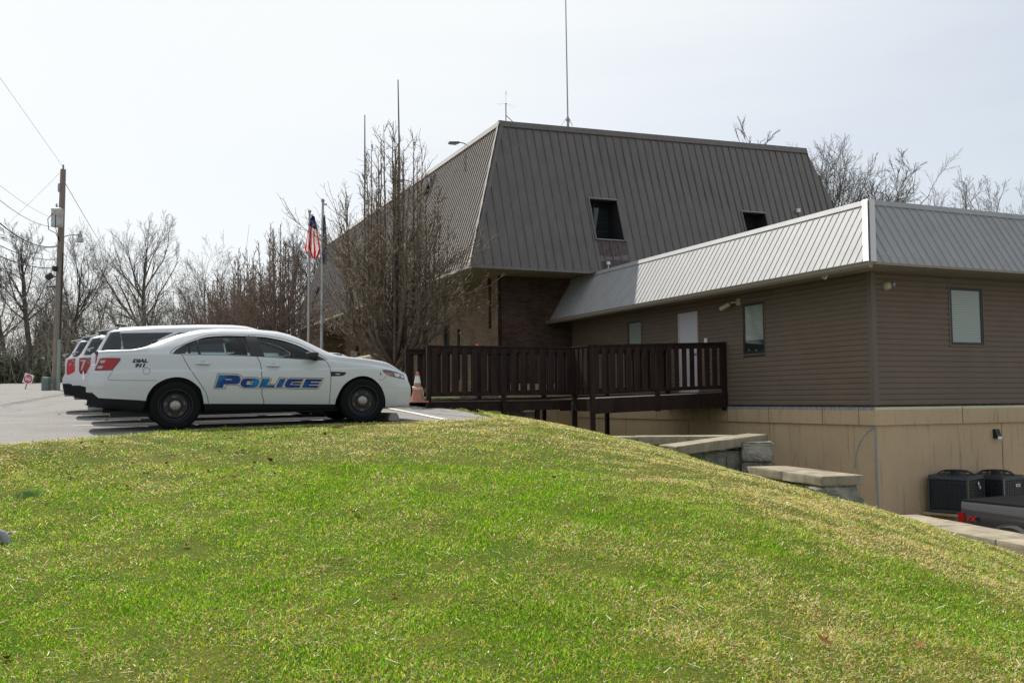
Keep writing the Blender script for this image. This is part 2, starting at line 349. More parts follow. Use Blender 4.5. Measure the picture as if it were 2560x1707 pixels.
def sheet(name, cols, m, off, nrow=40, pw=1.6):
    V_ = []; nn = len(cols)
    for (X0, Y0), (X1, Y1) in cols:
        for k in range(nrow+1):
            t = (k/nrow)**pw; V_.append((X0+(X1-X0)*t, Y0+(Y1-Y0)*t))
    V_ = np.array(V_); Z = lot_h(V_[:, 0], V_[:, 1])+off
    ii = np.arange(nn*(nrow+1)).reshape(nn, nrow+1)
    q = np.stack([ii[:-1, :-1], ii[1:, :-1], ii[1:, 1:], ii[:-1, 1:]], -1).reshape(-1, 4)
    return np_mesh(name, np.column_stack([V_, Z]), q.ravel(), np.full(len(q), 4), m, smooth=True)
cols = []
rng = random.Random(2)
for du in list(np.linspace(-60, -12, 13))+list(np.arange(-11.5, 5.06, .25)):
    dv = float(np.interp(du, [e[0] for e in EDGE], [e[1] for e in EDGE]))+rng.uniform(-.03, .03)
    cols.append((lotw(du, dv), lotw(du, 62)))
lot = sheet('parking_lot', cols, M_asph, .0); struct(lot)
cols = []
for dv in np.arange(-.3, 9.1, .3):
    du = float(np.interp(dv, [e[1] for e in REDGE], [e[0] for e in REDGE]))+rng.uniform(-.03, .03)
    cols.append((lotw(5.0, dv), lotw(du, dv)))
pth = sheet('path', cols, M_asph, .004, 3, 1); struct(pth)
M_line = mat('line_paint', (.62, .60, .55), .8, var=.12, vscale=9)
def stripe(pts, w, name='lot_marking'):
    cols = []
    for i, (du, dv) in enumerate(pts):
        a = pts[max(0, i-1)]; b = pts[min(len(pts)-1, i+1)]; dx, dy = b[0]-a[0], b[1]-a[1]; q = math.hypot(dx, dy)
        nx_, ny_ = -dy/q*w/2, dx/q*w/2; cols.append((lotw(du+nx_, dv+ny_), lotw(du-nx_, dv-ny_)))
    o = sheet(name, cols, M_line, .010, 1, 1); struct(o)
for dv in (2.55, 5.4, 8.25, 11.1, 13.95, 16.8):
    stripe([(x, dv) for x in np.linspace(-1.45, 4.2, 8)], .1)
stripe([(4.32, .2), (4.5, 1.6), (4.8, 3.7), (5.1, 6.6)], .12)
# lower court paving
mb = MB(); mb.box(5., 40, -6, 21, -3.37, -3.36); mb.v = [v for v in mb.v]
o = mb.build('lower_court', mat('court_paving', (.28, .27, .255), .9, var=.12, vscale=1)); struct(o)

# far wooded hills
def ridge(name, y0, x0, x1, base, amp, m, seed):
    r = np.random.RandomState(seed); xx = np.linspace(x0, x1, 60); yy = np.linspace(y0, y0+260, 14)
    ph = r.uniform(0, 6, 5); XX, YY = np.meshgrid(xx, yy, indexing='ij'); t = (YY-y0)/260
    prof = base+amp*sum(np.sin(XX/(60+40*i)+ph[i])/(1+i) for i in range(5))
    ZZ = -4+(prof+4)*np.sin(np.clip(t*1.4, 0, 1)*math.pi/2)+r.uniform(-1, 1, XX.shape)*1.5
    ii = np.arange(XX.size).reshape(XX.shape); q = np.stack([ii[:-1, :-1], ii[1:, :-1], ii[1:, 1:], ii[:-1, 1:]], -1).reshape(-1, 4)
    o = np_mesh(name, np.stack([XX.ravel(), YY.ravel(), ZZ.ravel()], 1), q.ravel(), np.full(len(q), 4), m); struct(o)
M_hill = mat('wooded_hill', (.15, .145, .14), 1, bump=1, bscale=.3, col2=(.25, .245, .25), vscale=.06)
ridge('hills', 420, -700, 500, 26, 5, M_hill, 3)
# ------------------------------------------------------------------ buildings
GB = -3.4
class BB(MB):
    def build(s, name, mats, parent=None, **k):
        s.v = [(a, b, c-GB) for a, b, c in s.v]; return MB.build(s, name, mats, parent, **k)
def unit(v): v = Vector(v); return v/v.length
class Face:
    def __init__(s, E, T, S): s.E = Vector(E); s.T = Vector(T); s.S = Vector(S); n = s.T.cross(s.S).normalized(); s.N = n
    def P(s, t, k, n=0): return s.E+s.T*t+s.S*k+s.N*n
M_screw = mat('screw_heads', (.03, .028, .027), .6)
def mansard(face, t0, t1, o0, o1, pitch, holes, rw, rh, root, m, phase=0., screws=()):
    """t0..t1 top edge; o0/o1 how far the hips run out at the eave"""
    if face.N.z < 0: face.N = -face.N
    mb = BB(); P = face.P
    outer = [Vector((t0-o0, 0, 0)), Vector((t1+o1, 0, 0)), Vector((t1, 1, 0)), Vector((t0, 1, 0))]
    loops = [outer]+[[Vector((a, c, 0)), Vector((a, d, 0)), Vector((b, d, 0)), Vector((b, c, 0))] for a, b, c, d in holes]
    flat = [v for lp in loops for v in lp]; tri = tessellate_polygon(loops)
    mb.add([P(v.x, v.y) for v in flat], tri)
    t = t0-o0+phase+.04
    while t < t1+o1-.02:
        s1 = 1.
        if t < t0: s1 = (t-(t0-o0))/o0
        if t > t1: s1 = (t1+o1-t)/o1
        iv = [(0., s1)]
        for a, b, c, d in holes:
            if a-.02 < t < b+.02:
                nv = []
                for p, q in iv:
                    if p < c: nv.append((p, min(q, c)))
                    if q > d: nv.append((max(p, d), q))
                iv = nv
        for p, q in iv:
            if q-p < .02: continue
            vs = []
            for k in (p, q):
                vs += [P(t-rw, k, .001), P(t-rw*.45, k, rh), P(t+rw*.45, k, rh), P(t+rw, k, .001)]
            mb.add(vs, [(0, 1, 5, 4), (1, 2, 6, 5), (2, 3, 7, 6), (0, 3, 2, 1), (4, 5, 6, 7)])
        rg_ = random.Random(int(t*1000))
        if screws:
            for k in screws:                            # fastener heads beside the rib
                k2 = k+rg_.uniform(-.006, .006)
                if k2 < s1-.02 and not any(a-.05 < t < b+.05 and c-.03 < k2 < d+.03 for a, b, c, d in holes):
                    tt = t+rw+.02; sk = .011/face.S.length; mb.add([P(tt-.011, k2-sk, .004), P(tt+.011, k2-sk, .004), P(tt+.011, k2+sk, .004), P(tt-.011, k2+sk, .004)], [(0, 1, 2, 3)], 1)
        t += pitch
    return mb.build('mansard_roof', [m, M_screw], root)

def siding(P, t0, t1, z0, z1, holes, root, name='wall', course=.114):
    """P(t,z,out)"""
    mb = BB(); z = z0
    while z < z1-.01:
        zt = min(z+course, z1); iv = [(t0, t1)]
        for a, b, c, d in holes:
            if zt > c+.02 and z < d-.02:
                nv = []
                for p, q in iv:
                    if p < a: nv.append((p, min(q, a)))
                    if q > b: nv.append((max(p, b), q))
                iv = nv
        for p, q in iv:
            h = zt-z
            prof = [(0, .000), (0, .020), (h*.60, .018), (h*.80, .005), (h, .0015)]
            vs = [P(tt, z+a, b) for tt in (p, q) for a, b in prof]; n = len(prof)
            mb.add(vs, [(i, i+1, i+1+n, i+n) for i in range(n-1)])
        z += course
    return mb.build(name, M_siding, root)

annex = thing('annex_building', 'low annex with brown lap siding, silver metal mansard roof and tan concrete base', 'building', bl(0, 0, GB), AL)
LW = lambda t, z, o=0: (-o, t, z)                       # left wall of the annex: x=0 plane
RWL = lambda t, z, o=0: (t, -o, z)                      # right wall: y=0 plane
XE = 13.
mb = BB(); mb.box(0, XE, 0, 13.3, -.19, 2.6); mb.box(0, XE, 0.02, 13.3, 2.6, 4.0); mb.build('wall_core', mat('wall_core', (.08, .07, .06), .9), annex)
wL = [(3.38, 4.21, 1.07, 2.31), (6.12, 7.04, .17, 2.32), (8.92, 9.74, 1.1, 2.31)]
wR = [(2.18, 3.17, 1.10, 2.35), (7.2, 8.2, 1.1, 2.35)]
siding(LW, .09, 13.3, -.16, 2.62, wL, annex)
siding(RWL, .09, XE, -.16, 2.62, wR, annex)
mb = BB(); mb.bbox(-.025, .1, -.025, .1, -.19, 2.61, .006); mb.build('corner_trim', M_cornertrim, annex)
mb = BB(); mb.bbox(-.03, .0, 13.27, 13.36, .4, 2.6, .004); mb.build('inner_corner_trim', M_cornertrim, annex)
# concrete base
M_found = mat('painted_concrete', (.58, .435, .275), .85, bump=.35, bscale=55, col2=(.52, .385, .24), vscale=1.3)
n_, l_, b_ = nodes_of(M_found)                          # drips and mildew streaks
tc = n_.new('ShaderNodeTexCoord'); mp = n_.new('ShaderNodeMapping'); mp.inputs['Scale'].default_value = (7, 7, .55); l_.new(tc.outputs['Object'], mp.inputs[0])
nz = n_.new('ShaderNodeTexNoise'); nz.inputs['Scale'].default_value = 1.5; nz.inputs['Detail'].default_value = 6; l_.new(mp.outputs[0], nz.inputs[0])
cr = n_.new('ShaderNodeValToRGB'); cr.color_ramp.elements[0].position = .30; cr.color_ramp.elements[0].color = (.52, .52, .52, 1); cr.color_ramp.elements[1].position = .42; cr.color_ramp.elements[1].color = (1, 1, 1, 1)
mx = n_.new('ShaderNodeMix'); mx.data_type = 'RGBA'; mx.blend_type = 'MULTIPLY'; mx.inputs[0].default_value = .5
old = b_.inputs['Base Color'].links[0].from_socket; l_.new(nz.outputs[0], cr.inputs[0]); l_.new(old, mx.inputs[6]); l_.new(cr.outputs[0], mx.inputs[7])
sp = n_.new('ShaderNodeTexNoise'); sp.inputs['Scale'].default_value = 38; sp.inputs['Detail'].default_value = 2; l_.new(tc.outputs['Object'], sp.inputs[0])
cs = n_.new('ShaderNodeValToRGB'); cs.color_ramp.elements[0].position = .27; cs.color_ramp.elements[0].color = (.35, .3, .25, 1); cs.color_ramp.elements[1].position = .33; cs.color_ramp.elements[1].color = (1, 1, 1, 1)
m2 = n_.new('ShaderNodeMix'); m2.data_type = 'RGBA'; m2.blend_type = 'MULTIPLY'; m2.inputs[0].default_value = 1.
l_.new(sp.outputs[0], cs.inputs[0]); l_.new(mx.outputs[2], m2.inputs[6]); l_.new(cs.outputs[0], m2.inputs[7]); l_.new(m2.outputs[2], b_.inputs['Base Color'])
mb = BB(); mb.box(.02, XE, .02, 13.3, -3.4, -.575)
fnd = mb.build('foundation', M_found, annex)
mb = BB(); mb.box(-.03, XE, -.03, 13.3, -.575, -.205); mb.build('foundation_band', M_found, annex)
M_bare = mat('bare_concrete', (.30, .315, .32), .9, var=.35, vscale=7, stretch=(6, 6, .8)); M_paleband = mat('pale_paint', (.62, .60, .42), .8, var=.08, vscale=6)
def ribbon(P, pts, w, m, name, root, off=.003, rng_=None):
    mb = BB(); vs = []
    for i, (a, b) in enumerate(pts):
        p = Vector(pts[max(0, i-1)]); q = Vector(pts[min(len(pts)-1, i+1)]); d = (q-p); d = d/max(d.length, 1e-6)
        ww = w*(1+(.3*math.sin(i*2.3)))
        vs += [P(a-d.y*ww/2, b+d.x*ww/2, off), P(a+d.y*ww/2, b-d.x*ww/2, off)]
    mb.add(vs, [(2*i, 2*i+1, 2*i+3, 2*i+2) for i in range(len(pts)-1)]); return mb.build(name, m, root)
LWb = lambda t, z, o=0: (-.03-o, t, z); RWb = lambda t, z, o=0: (t, -.03-o, z)
LWf = lambda t, z, o=0: (.02-o, t, z); RWf = lambda t, z, o=0: (t, .02-o, z)
mb = BB(); mb.box(-.033, -.029, -.03, 13.3, -.27, -.207); mb.build('unpainted_edge', M_bare, annex)
mb = BB(); mb.box(-.03, XE, -.033, -.029, -.262, -.207); mb.build('unpainted_edge', M_paleband, annex)
M_flash = mat('dirty_flashing', (.05, .045, .04), .9, var=.4, vscale=12)
mb = BB(); mb.box(-.034, XE, -.034, 0, -.207, -.165); mb.box(-.034, 0, 0, 13.3, -.207, -.165); mb.build('flashing', M_flash, annex)
M_patch = mat('grey_caulk', (.27, .30, .31), .8)
def wline(P, pl, pts): return [inv_b(onplane(px, py, bl(0, 0), pl)) for px, py in pts]
def inv_b(Pt):
    dx, dy = Pt[0]-A0[0], Pt[1]-A0[1]; return (dx*U[0]+dy*U[1], dx*V[0]+dy*V[1], Pt[2])
crk = [inv_b(onplane(px, py, bl(0, 0), U)) for px, py in [(2184, 1070), (2170, 1078), (2158, 1092), (2147, 1110), (2140, 1132), (2136, 1158), (2135, 1172)]]
ribbon(LWf, [(c[1], c[2]) for c in crk], .035, M_patch, 'crack_repair', annex)
crk = [inv_b(onplane(px, py, bl(0, 0), U)) for px, py in [(1988, 1130), (1984, 1150), (1979, 1168)]]
ribbon(LWf, [(c[1], c[2]) for c in crk], .02, M_patch, 'crack_repair', annex)
mb = BB(); mb.tube([(.018, .018, -.58), (.012, .016, -1.4), (.02, .014, -2.2), (.016, .018, -3.38)], .022, 6); mb.build('corner_caulk', M_patch, annex)
jb = BB()
for P, ts in ((RWf, (3.65, 7.3)), (LWf, (3.35, 6.7, 10.))):
    for t in ts:
        a, b, c, d = P(t-.006, -3.4, .002), P(t+.006, -3.4, .002), P(t+.006, -.58, .002), P(t-.006, -.58, .002); jb.quad(a, b, c, d)
for P, ts in ((RWb, (2.43, 6.)), (LWb, (.42, 1.5, 3.3, 4.9, 8.2))):
    for t in ts:
        a, b, c, d = P(t-.007, -.57, .004), P(t+.007, -.57, .004), P(t+.007, -.21, .004), P(t-.007, -.21, .004); jb.quad(a, b, c, d)
jb.build('control_joint', mat('joint_dark', (.09, .075, .055), .9), annex, fixn=False)
# roof
fL = Face((-.9, 0, 2.6), (0, 1, 0), (.9, 0, 1.45)); fR = Face((0, -.9, 2.6), (1, 0, 0), (0, .9, 1.45))
mansard(fL, 0, 13.35, .9, 0, .2, [], .013, .013, annex, M_greyroof)
mansard(fR, 0, XE, .9, 0, .224, [], .02, .026, annex, M_greyroof, .1, (.10, .55))
mb = BB()
for fc in (fL, fR):                                     # ridge flashing with a drip lip
    L0, L1 = -.02, 13.35 if fc is fL else XE
    for k0, k1, n0, n1 in ((.93, 1.015, .026, .028),):
        mb.add([fc.P(L0 if k1 > .99 else -.06, k0, n0), fc.P(L1, k0, n0), fc.P(L1, k1, n1), fc.P(L0, k1, n1), fc.P(-.06, k0, .0), fc.P(L1, k0, .0)], [(0, 1, 2, 3), (0, 4, 5, 1)])
mb.box(0, XE, 0, 13.3, 4.03, 4.07); mb.build('roof_cap', M_greyroof, annex)
mb = BB()
a0, a1 = Vector((-.915, -.915, 2.6)), Vector((-.01, -.01, 4.075)); dirs = (a1-a0)
for sgn in (0, 1):
    w = .15
    e = Vector((0, w, 0)) if sgn == 0 else Vector((w, 0, 0)); nn = fL.N if sgn == 0 else fR.N
    mb.add([a0+nn*.034, a0+e+nn*.03, a1+e+nn*.03, a1+nn*.034], [(0, 1, 2, 3)]); mb.add([a0+e+nn*.03, a0+e, a1+e, a1+e+nn*.03], [(0, 1, 2, 3)])
mb.build('hip_cap', mat('hip_flashing', (.52, .51, .49), .5), annex, fixn=False)
mb = BB(); mb.box(-.87, 0, -.87, 13.35, 2.585, 2.6); mb.box(0, XE, -.87, 0, 2.585, 2.6)
for i in range(60):
    y = -.85+i*.235
    if y < 13.3: mb.box(-.86, -.02, y, y+.012, 2.58, 2.586)
for i in range(58): mb.box(-.0+i*.225, i*.225+.012, -.86, -.02, 2.58, 2.586)
mb.build('soffit', M_soffit, annex)
mb = BB(); mb.box(-.9, XE, -.905, -.87, 2.575, 2.62); mb.build('fascia', M_soffit, annex)
mb = BB()                                               # K-style gutter on the street side
prof = [(-.90, 2.63), (-.905, 2.50), (-.93, 2.49), (-.975, 2.495), (-1.01, 2.54), (-1.015, 2.60), (-1.03, 2.605), (-1.03, 2.62), (-1.01, 2.62), (-.995, 2.6), (-.93, 2.52)]
vs = [(x, y, z) for y in (-.97, 13.36) for x, z in prof]; n = len(prof)
mb.add(vs, [(i, i+1, i+1+n, i+n) for i in range(n-1)]+[tuple(range(n)), tuple(range(n, 2*n))]); mb.build('gutter', M_gutter, annex)
def window(P, a, b, c, d, root, blindfrac=1., fr=.062, name='window', lip=True):
    w = BB()
    def bar(t0, t1, z0, z1, o0, o1, m=None):
        q = [P(t, z, o) for o in (o0, o1) for t, z in ((t0, z0), (t1, z0), (t1, z1), (t0, z1))]
        (m or w).add(q, [(0, 1, 2, 3), (4, 5, 6, 7), (0, 1, 5, 4), (1, 2, 6, 5), (2, 3, 7, 6), (3, 0, 4, 7)])
    e = .03
    bar(a-e, b+e, c-e, c, .0, .03); bar(a-e, b+e, d, d+e, .0, .03); bar(a-e, a, c, d, .0, .03); bar(b, b+e, c, d, .0, .03)
    wo = w.build(name, M_cornertrim, root)
    f = BB(); bar(a, b, c, c+fr, -.0, .022, f); bar(a, b, d-fr, d, -.0, .022, f); bar(a, a+fr, c+fr, d-fr, 0., .022, f); bar(b-fr, b, c+fr, d-fr, 0., .022, f)
    f.build('frame', M_bronze, wo)
    g = BB(); zc = d-fr-(d-c-2*fr)*blindfrac
    g.add([P(a+fr, zc, .004), P(b-fr, zc, .004), P(b-fr, d-fr, .004), P(a+fr, d-fr, .004)], [(0, 1, 2, 3)])
    g.build('blind', M_blindg, wo, fixn=False)
    if blindfrac < .98:
        g = BB(); g.add([P(a+fr, c+fr, .003), P(b-fr, c+fr, .003), P(b-fr, zc, .003), P(a+fr, zc, .003)], [(0, 1, 2, 3)]); g.build('glass', M_glassdark, wo, fixn=False)
    return wo
# blinds seen through glass: matt slats under a glossy coat
M_blindg = mat('blind_behind_glass', (.235, .28, .25), .5, coat=1.)
n_, l_, b_ = nodes_of(M_blindg); tc = n_.new('ShaderNodeTexCoord'); wv = n_.new('ShaderNodeTexWave'); wv.bands_direction = 'Z'; wv.inputs['Scale'].default_value = 6.2; wv.inputs['Distortion'].default_value = .6
l_.new(tc.outputs['Object'], wv.inputs[0]); cr = n_.new('ShaderNodeValToRGB'); cr.color_ramp.elements[0].color = (.195, .235, .21, 1); cr.color_ramp.elements[1].color = (.27, .315, .285, 1)
l_.new(wv.outputs[0], cr.inputs[0]); l_.new(cr.outputs[0], b_.inputs['Base Color'])
window(LW, *wL[0][:2], *wL[0][2:], annex, .76); window(LW, *wL[2], annex, .7); window(RWL, *wR[0], annex, 1.); window(RWL, *wR[1], annex, 1.)
mb = BB(); a, b, c, d = wL[1]
mb.box(-.012, .0, a+.05, b-.05, c, d-.05); dr = mb.build('door', M_door, annex)
mb = BB(); mb.box(-.03, 0, a, a+.05, c, d); mb.box(-.03, 0, b-.05, b, c, d); mb.box(-.03, 0, a+.05, b-.05, d-.05, d); mb.build('frame', M_doorframe, dr)
mb = BB(); mb.lathe([(0, 0), (.03, 0), (.032, .02), (.025, .05), (0, .055)], 12, M=Matrix.Translation((-.012, a+.12, c+1.0)) @ Matrix.Rotation(-math.pi/2, 4, 'Y')); mb.build('handle', M_galv, dr, smooth=True)

# --- two storey brick building
GB2 = -3.4
brick = thing('brick_building', 'tall brown brick building with a steep dark brown metal mansard storey', 'building', bl(0, 0, GB), AL)
YB = 13.37; XF = -2.58; XR = 10.13; YF = 39.07; ZT = 9.14; ZS = 4.06
mb = BB(); mb.box(XF+.02, XR, YB+.02, YF, -3.4, ZS+.05); core = mb.build('wall_core', mat('wall_core', (.08, .07, .06), .9), brick)
def wallholes(P, t0, t1, z0, z1, holes, m, name):
    loops = [[Vector((t0, z0, 0)), Vector((t1, z0, 0)), Vector((t1, z1, 0)), Vector((t0, z1, 0))]]+[[Vector((a, c, 0)), Vector((a, d, 0)), Vector((b, d, 0)), Vector((b, c, 0))] for a, b, c, d in holes]
    flat = [v for lp in loops for v in lp]; mb = BB(); mb.add([P(v.x, v.y, 0) for v in flat], tessellate_polygon(loops))
    for a, b, c, d in holes:                            # reveals
        q = [(a, c), (b, c), (b, d), (a, d)]
        for i in range(4):
            p1, p2 = q[i], q[(i+1) % 4]; mb.add([P(*p1, 0), P(*p2, 0), P(*p2, -.12), P(*p1, -.12)], [(0, 1, 2, 3)])
    return mb.build(name, m, brick)
FW = lambda t, z, o=0: (XF-.13-o, t, z); SW = lambda t, z, o=0: (t, YB-.0-o, z)
hF = [(13.95, 14.2, 2.37, 4.02), (16.92, 17.2, .7, 2.58), (17.96, 18.68, .45, 2.8), (20.49, 21.14, .5, 2.84), (23.3, 24.0, .3, 2.42), (27.2, 28., .3, 2.8), (31.2, 32., .3, 2.8)]
wallholes(FW, YB, YF, -.4, ZS, hF, BRF, 'wall')
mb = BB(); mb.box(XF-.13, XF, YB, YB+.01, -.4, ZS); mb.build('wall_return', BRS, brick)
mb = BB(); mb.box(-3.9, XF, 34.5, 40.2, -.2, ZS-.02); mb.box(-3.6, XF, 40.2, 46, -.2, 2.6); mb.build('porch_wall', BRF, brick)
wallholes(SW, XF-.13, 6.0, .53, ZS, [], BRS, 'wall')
mb = BB(); mb.box(XF-.13, 0, YB-.005, YB+.3, -3.4, .53); mb.build('foundation', M_found, brick)
M_reflglass = mat('grey_window_glass', (.05, .06, .065), .08, spec=.8)
for a, b, c, d in hF:
    w = BB(); w.add([FW(a, c, -.11), FW(b, c, -.11), FW(b, d, -.11), FW(a, d, -.11)], [(0, 1, 2, 3)]); wo = w.build('window', M_reflglass, brick, fixn=False)
    f = BB()
    for t0, t1, z0, z1 in ((a, b, c, c+.04), (a, b, d-.04, d), (a, a+.035, c+.04, d-.04), (b-.035, b, c+.04, d-.04)):
        q = [FW(t, z, o) for o in (-.105, -.07) for t, z in ((t0, z0), (t1, z0), (t1, z1), (t0, z1))]
        f.add(q, [(0, 1, 2, 3), (4, 5, 6, 7), (0, 1, 5, 4), (1, 2, 6, 5), (2, 3, 7, 6), (3, 0, 4, 7)])
    if d-c > 1.5:
        f.box(XF-.06, XF-.02, a, b, (c+d)/2-.02, (c+d)/2+.02)
    f.build('frame', M_bronze, wo)
fF = Face((-4.305, 0, ZS), (0, 1, 0), (1.725, 0, ZT-ZS)); fS = Face((0, 11.645, ZS), (1, 0, 0), (0, 1.725, ZT-ZS))
ks = lambda z: (z-ZS)/(ZT-ZS)
hS = [(.20, 1.30, ks(5.17), ks(6.60)), (6.37, 7.44, ks(5.10), ks(6.52))]
hM = [(19.45, 20.2, ks(7.95), ks(8.75)), (19.45, 20.1, ks(5.75), ks(6.65)), (27.8, 28.6, ks(5.4), ks(6.5)), (36.2, 37.0, ks(5.3), ks(6.3))]
# the side parapet climbs a little to the far end
RISE = .36
fS_P = fS.P
def fsp(t, k, n=0):
    p = fS_P(t, k, n); p = Vector(p); p.z += RISE*k*max(0, (t-XF)/(XR-XF)); return p
mansard(fF, YB, YF, 1.725, 1.725, .229, hM, .016, .03, brick, M_brownroof)
fS.P = fsp; mansard(fS, XF, XR, 1.725, 1.725, .305, hS, .02, .035, brick, M_brownroof, .1, (.16, .36, .585, .74))
mb = BB(); z0 = ZT-.02
mb.add([(XF, YB, z0), (XR, YB, z0+RISE), (XR, YF, z0), (XF, YF, z0)], [(0, 1, 2, 3)]); mb.build('roof_deck', mat('roof_membrane', (.12, .12, .12), .9), brick)
mb = BB()
mb.add([fsp(XR+1.725, 0), fsp(XR, 1), (XR, YF, ZT), (XR+1.725, YF+1.7, ZS)], [(0, 1, 2, 3)]); mb.add([(XF, YF, ZT), (XR, YF, ZT), (XR+1.725, YF+1.725, ZS), (XF-1.725, YF+1.725, ZS)], [(0, 1, 2, 3)])
mb.build('mansard_roof', M_brownroof, brick)
mb = BB()                                               # coping along the top, lip over the ribs
def coping(fc, a, b, n=24):
    for i in range(n):
        t, u = a+(b-a)*i/n, a+(b-a)*(i+1)/n
        q = [fc.P(t, .966, .05), fc.P(u, .966, .05), fc.P(u, 1.005, .05), fc.P(t, 1.005, .05), fc.P(t, .966, 0), fc.P(u, .966, 0)]
        c = Vector((0, .12, 0)) if fc is fS else Vector((.12, 0, 0))
        mb.add(q+[q[2]+c, q[3]+c], [(0, 1, 2, 3), (0, 4, 5, 1), (3, 2, 6, 7)])
coping(fS, XF-.06, XR+.04); coping(fF, YB-.06, YF+.05)
mb.build('coping', M_brownroof, brick, fixn=False)
mb = BB(); e0, e1 = fS.P(XF-1.74, 0, .0), fS.P(XF, 1.0, .0)
for e, fc in ((Vector((.13, 0, 0)), fS), (Vector((0, .13, 0)), fF)):
    mb.add([e0+fc.N*.045, e0+e+fc.N*.043, e1+e+fc.N*.043, e1+fc.N*.045, e0+e, e1+e], [(0, 1, 2, 3), (1, 4, 5, 2)])
mb.build('hip_cap', M_brownroof, brick, fixn=False)
mb = BB(); mb.box(-4.29, XF, 11.66, YF+1.7, ZS-.01, ZS); mb.box(XF, XR+1.7, 11.66, YB, ZS-.01, ZS)
for i in range(34): mb.box(XF+i*.24, XF+i*.24+.014, 11.7, YB-.01, ZS-.018, ZS-.009)
for i in range(7): mb.box(-4.28+i*.245, -4.28+i*.245+.012, 11.7, YF, ZS-.018, ZS-.009)
mb.build('soffit', M_soffit, brick)
mb = BB(); mb.box(-4.33, -4.29, 11.62, YF+1.7, ZS-.05, ZS+.03); mb.box(-4.29, XR+1.7, 11.62, 11.66, ZS-.05, ZS+.03); mb.build('fascia', M_brownroof, brick)
M_cheek = mat('shaded_cheek', (.022, .022, .024), .7)  # shade inside the deep recess is put into the cheek colour
def recess(fc, a, b, c, d, depth_axis):
    """window set back in the slope"""
    p = [Vector(fc.P(a, c)), Vector(fc.P(b, c)), Vector(fc.P(b, d)), Vector(fc.P(a, d))]
    inn = Vector((0, 1, 0)) if depth_axis == 'y' else Vector((1, 0, 0)); lvl = (YB-.28) if depth_axis == 'y' else (XF-.22)
    q = []
    for v in p:
        w = v.copy(); 
        if depth_axis == 'y': w.y = lvl
        else: w.x = lvl
        q.append(w)
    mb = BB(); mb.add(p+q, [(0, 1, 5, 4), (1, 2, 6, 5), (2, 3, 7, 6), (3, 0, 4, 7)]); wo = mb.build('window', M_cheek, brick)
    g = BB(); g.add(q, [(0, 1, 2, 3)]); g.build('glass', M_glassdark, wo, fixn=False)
    f = BB()
    def L(i, j, r=.035):
        f.tube([p[i]+fc.N*.02, p[j]+fc.N*.02], r, 4)
    L(0, 1); L(1, 2, .04); L(2, 3); L(3, 0, .04)
    off = (Vector((0, -.03, 0)) if depth_axis == 'y' else Vector((-.03, 0, 0)))
    m1, m2 = (q[0]*.55+q[1]*.45)+off, (q[3]*.55+q[2]*.45)+off; f.tube([m1, m2], .025, 4)
    f.build('frame', M_brownroof, wo)
    if depth_axis == 'y':
        s = BB()
        for i in range(4):
            z = q[0].z+.15+i*.32
            s.add([(q[0].x+.55, lvl-.02, z), (q[1].x-.03, lvl-.02, z+.02), (q[1].x-.03, lvl-.02, z+.03), (q[0].x+.55, lvl-.02, z+.01)], [(0, 1, 2, 3)])
        s.build('blind', M_lampdark, wo, fixn=False)
for h in hS: recess(fS, *h, 'y')
for h in hM: recess(fF, *h, 'x')
mb = BB()                                               # rusty stain sheets below the near window
mb.add([fS.P(.22, .005, .004), fS.P(1.28, .005, .004), fS.P(1.28, ks(5.14), .004), fS.P(.22, ks(5.14), .004)], [(0, 1, 2, 3)])
mb.build('stained_panel', mat('stained_roof_metal', (.045, .028, .032), .7, col2=(.11, .082, .077), vscale=2., stretch=(7, 7, .35)), brick, fixn=False)
# ------------------------------------------------------------------ wooden ramp deck
deck = thing('deck_ramp', 'dark brown stained wooden entrance deck with picket railings and support posts', 'deck', bl(0, 0, GB), AL)
def dz(x): return float(np.interp(x, [-7.6, -3.88, 0], [.005, .02, .15]))
def rail(p0, p1, name='railing', height=1.27, mid=(), post_lo=None, outn=(0, -1), npk=None, ends=(True, True)):
    """railing from p0 to p1 in building coordinates (x,y)"""
    mb = BB(); p0 = Vector(p0); p1 = Vector(p1); d = p1-p0; Ln = d.length; d /= Ln; nrm = Vector(outn)
    def bar(s0, s1, za, zb, o0, o1):
        vs = []
        for s, z in ((s0, None), (s1, None)):
            q = p0+d*s; h = dz(q.x)
            for o in (o0, o1):
                for zz in (za, zb): vs.append((q.x+nrm.x*o, q.y+nrm.y*o, h+zz))
        mb.add(vs, [(0, 1, 3, 2), (4, 6, 7, 5), (0, 4, 5, 1), (2, 3, 7, 6), (1, 5, 7, 3), (0, 2, 6, 4)])
    bar(-.05, Ln+.05, height-.035, height, -.09, .075)                  # cap
    bar(0, Ln, height-.145, height-.035, .0, .04); bar(0, Ln, .10, .19, .0, .04)
    bar(0, Ln, height-.13, height-.04, -.04, .0); bar(0, Ln, .11, .18, -.04, .0)
    n = npk or int(Ln/.235); rg = random.Random(int(Ln*100))
    for i in range(n):
        s = (i+.5)*Ln/n; w = .068+rg.uniform(-.004, .004); bar(s-w, s+w, .12+rg.uniform(-.01, .01), height-.06, .04, .068)
    o = mb.build(name, M_deck, deck)
    return o
X0, X1 = -7.6, -3.88
rail((X0, 5.9), (X1, 5.9), npk=15); rail((X1, 5.9), (X1, 4.98), outn=(-1, 0), npk=4); rail((X1, 4.98), (-.03, 4.98), npk=17)
rail((X0, 7.55), (-.03, 7.55), outn=(0, 1), npk=32)
def post(x, y, zlo, zhi, w=.1):
    mb = BB(); rg = random.Random(int(x*91+y*17)); mb.bbox(x-w/2, x+w/2, y-w/2, y+w/2, zlo, zhi, .006); mb.build('post', M_deck, deck)
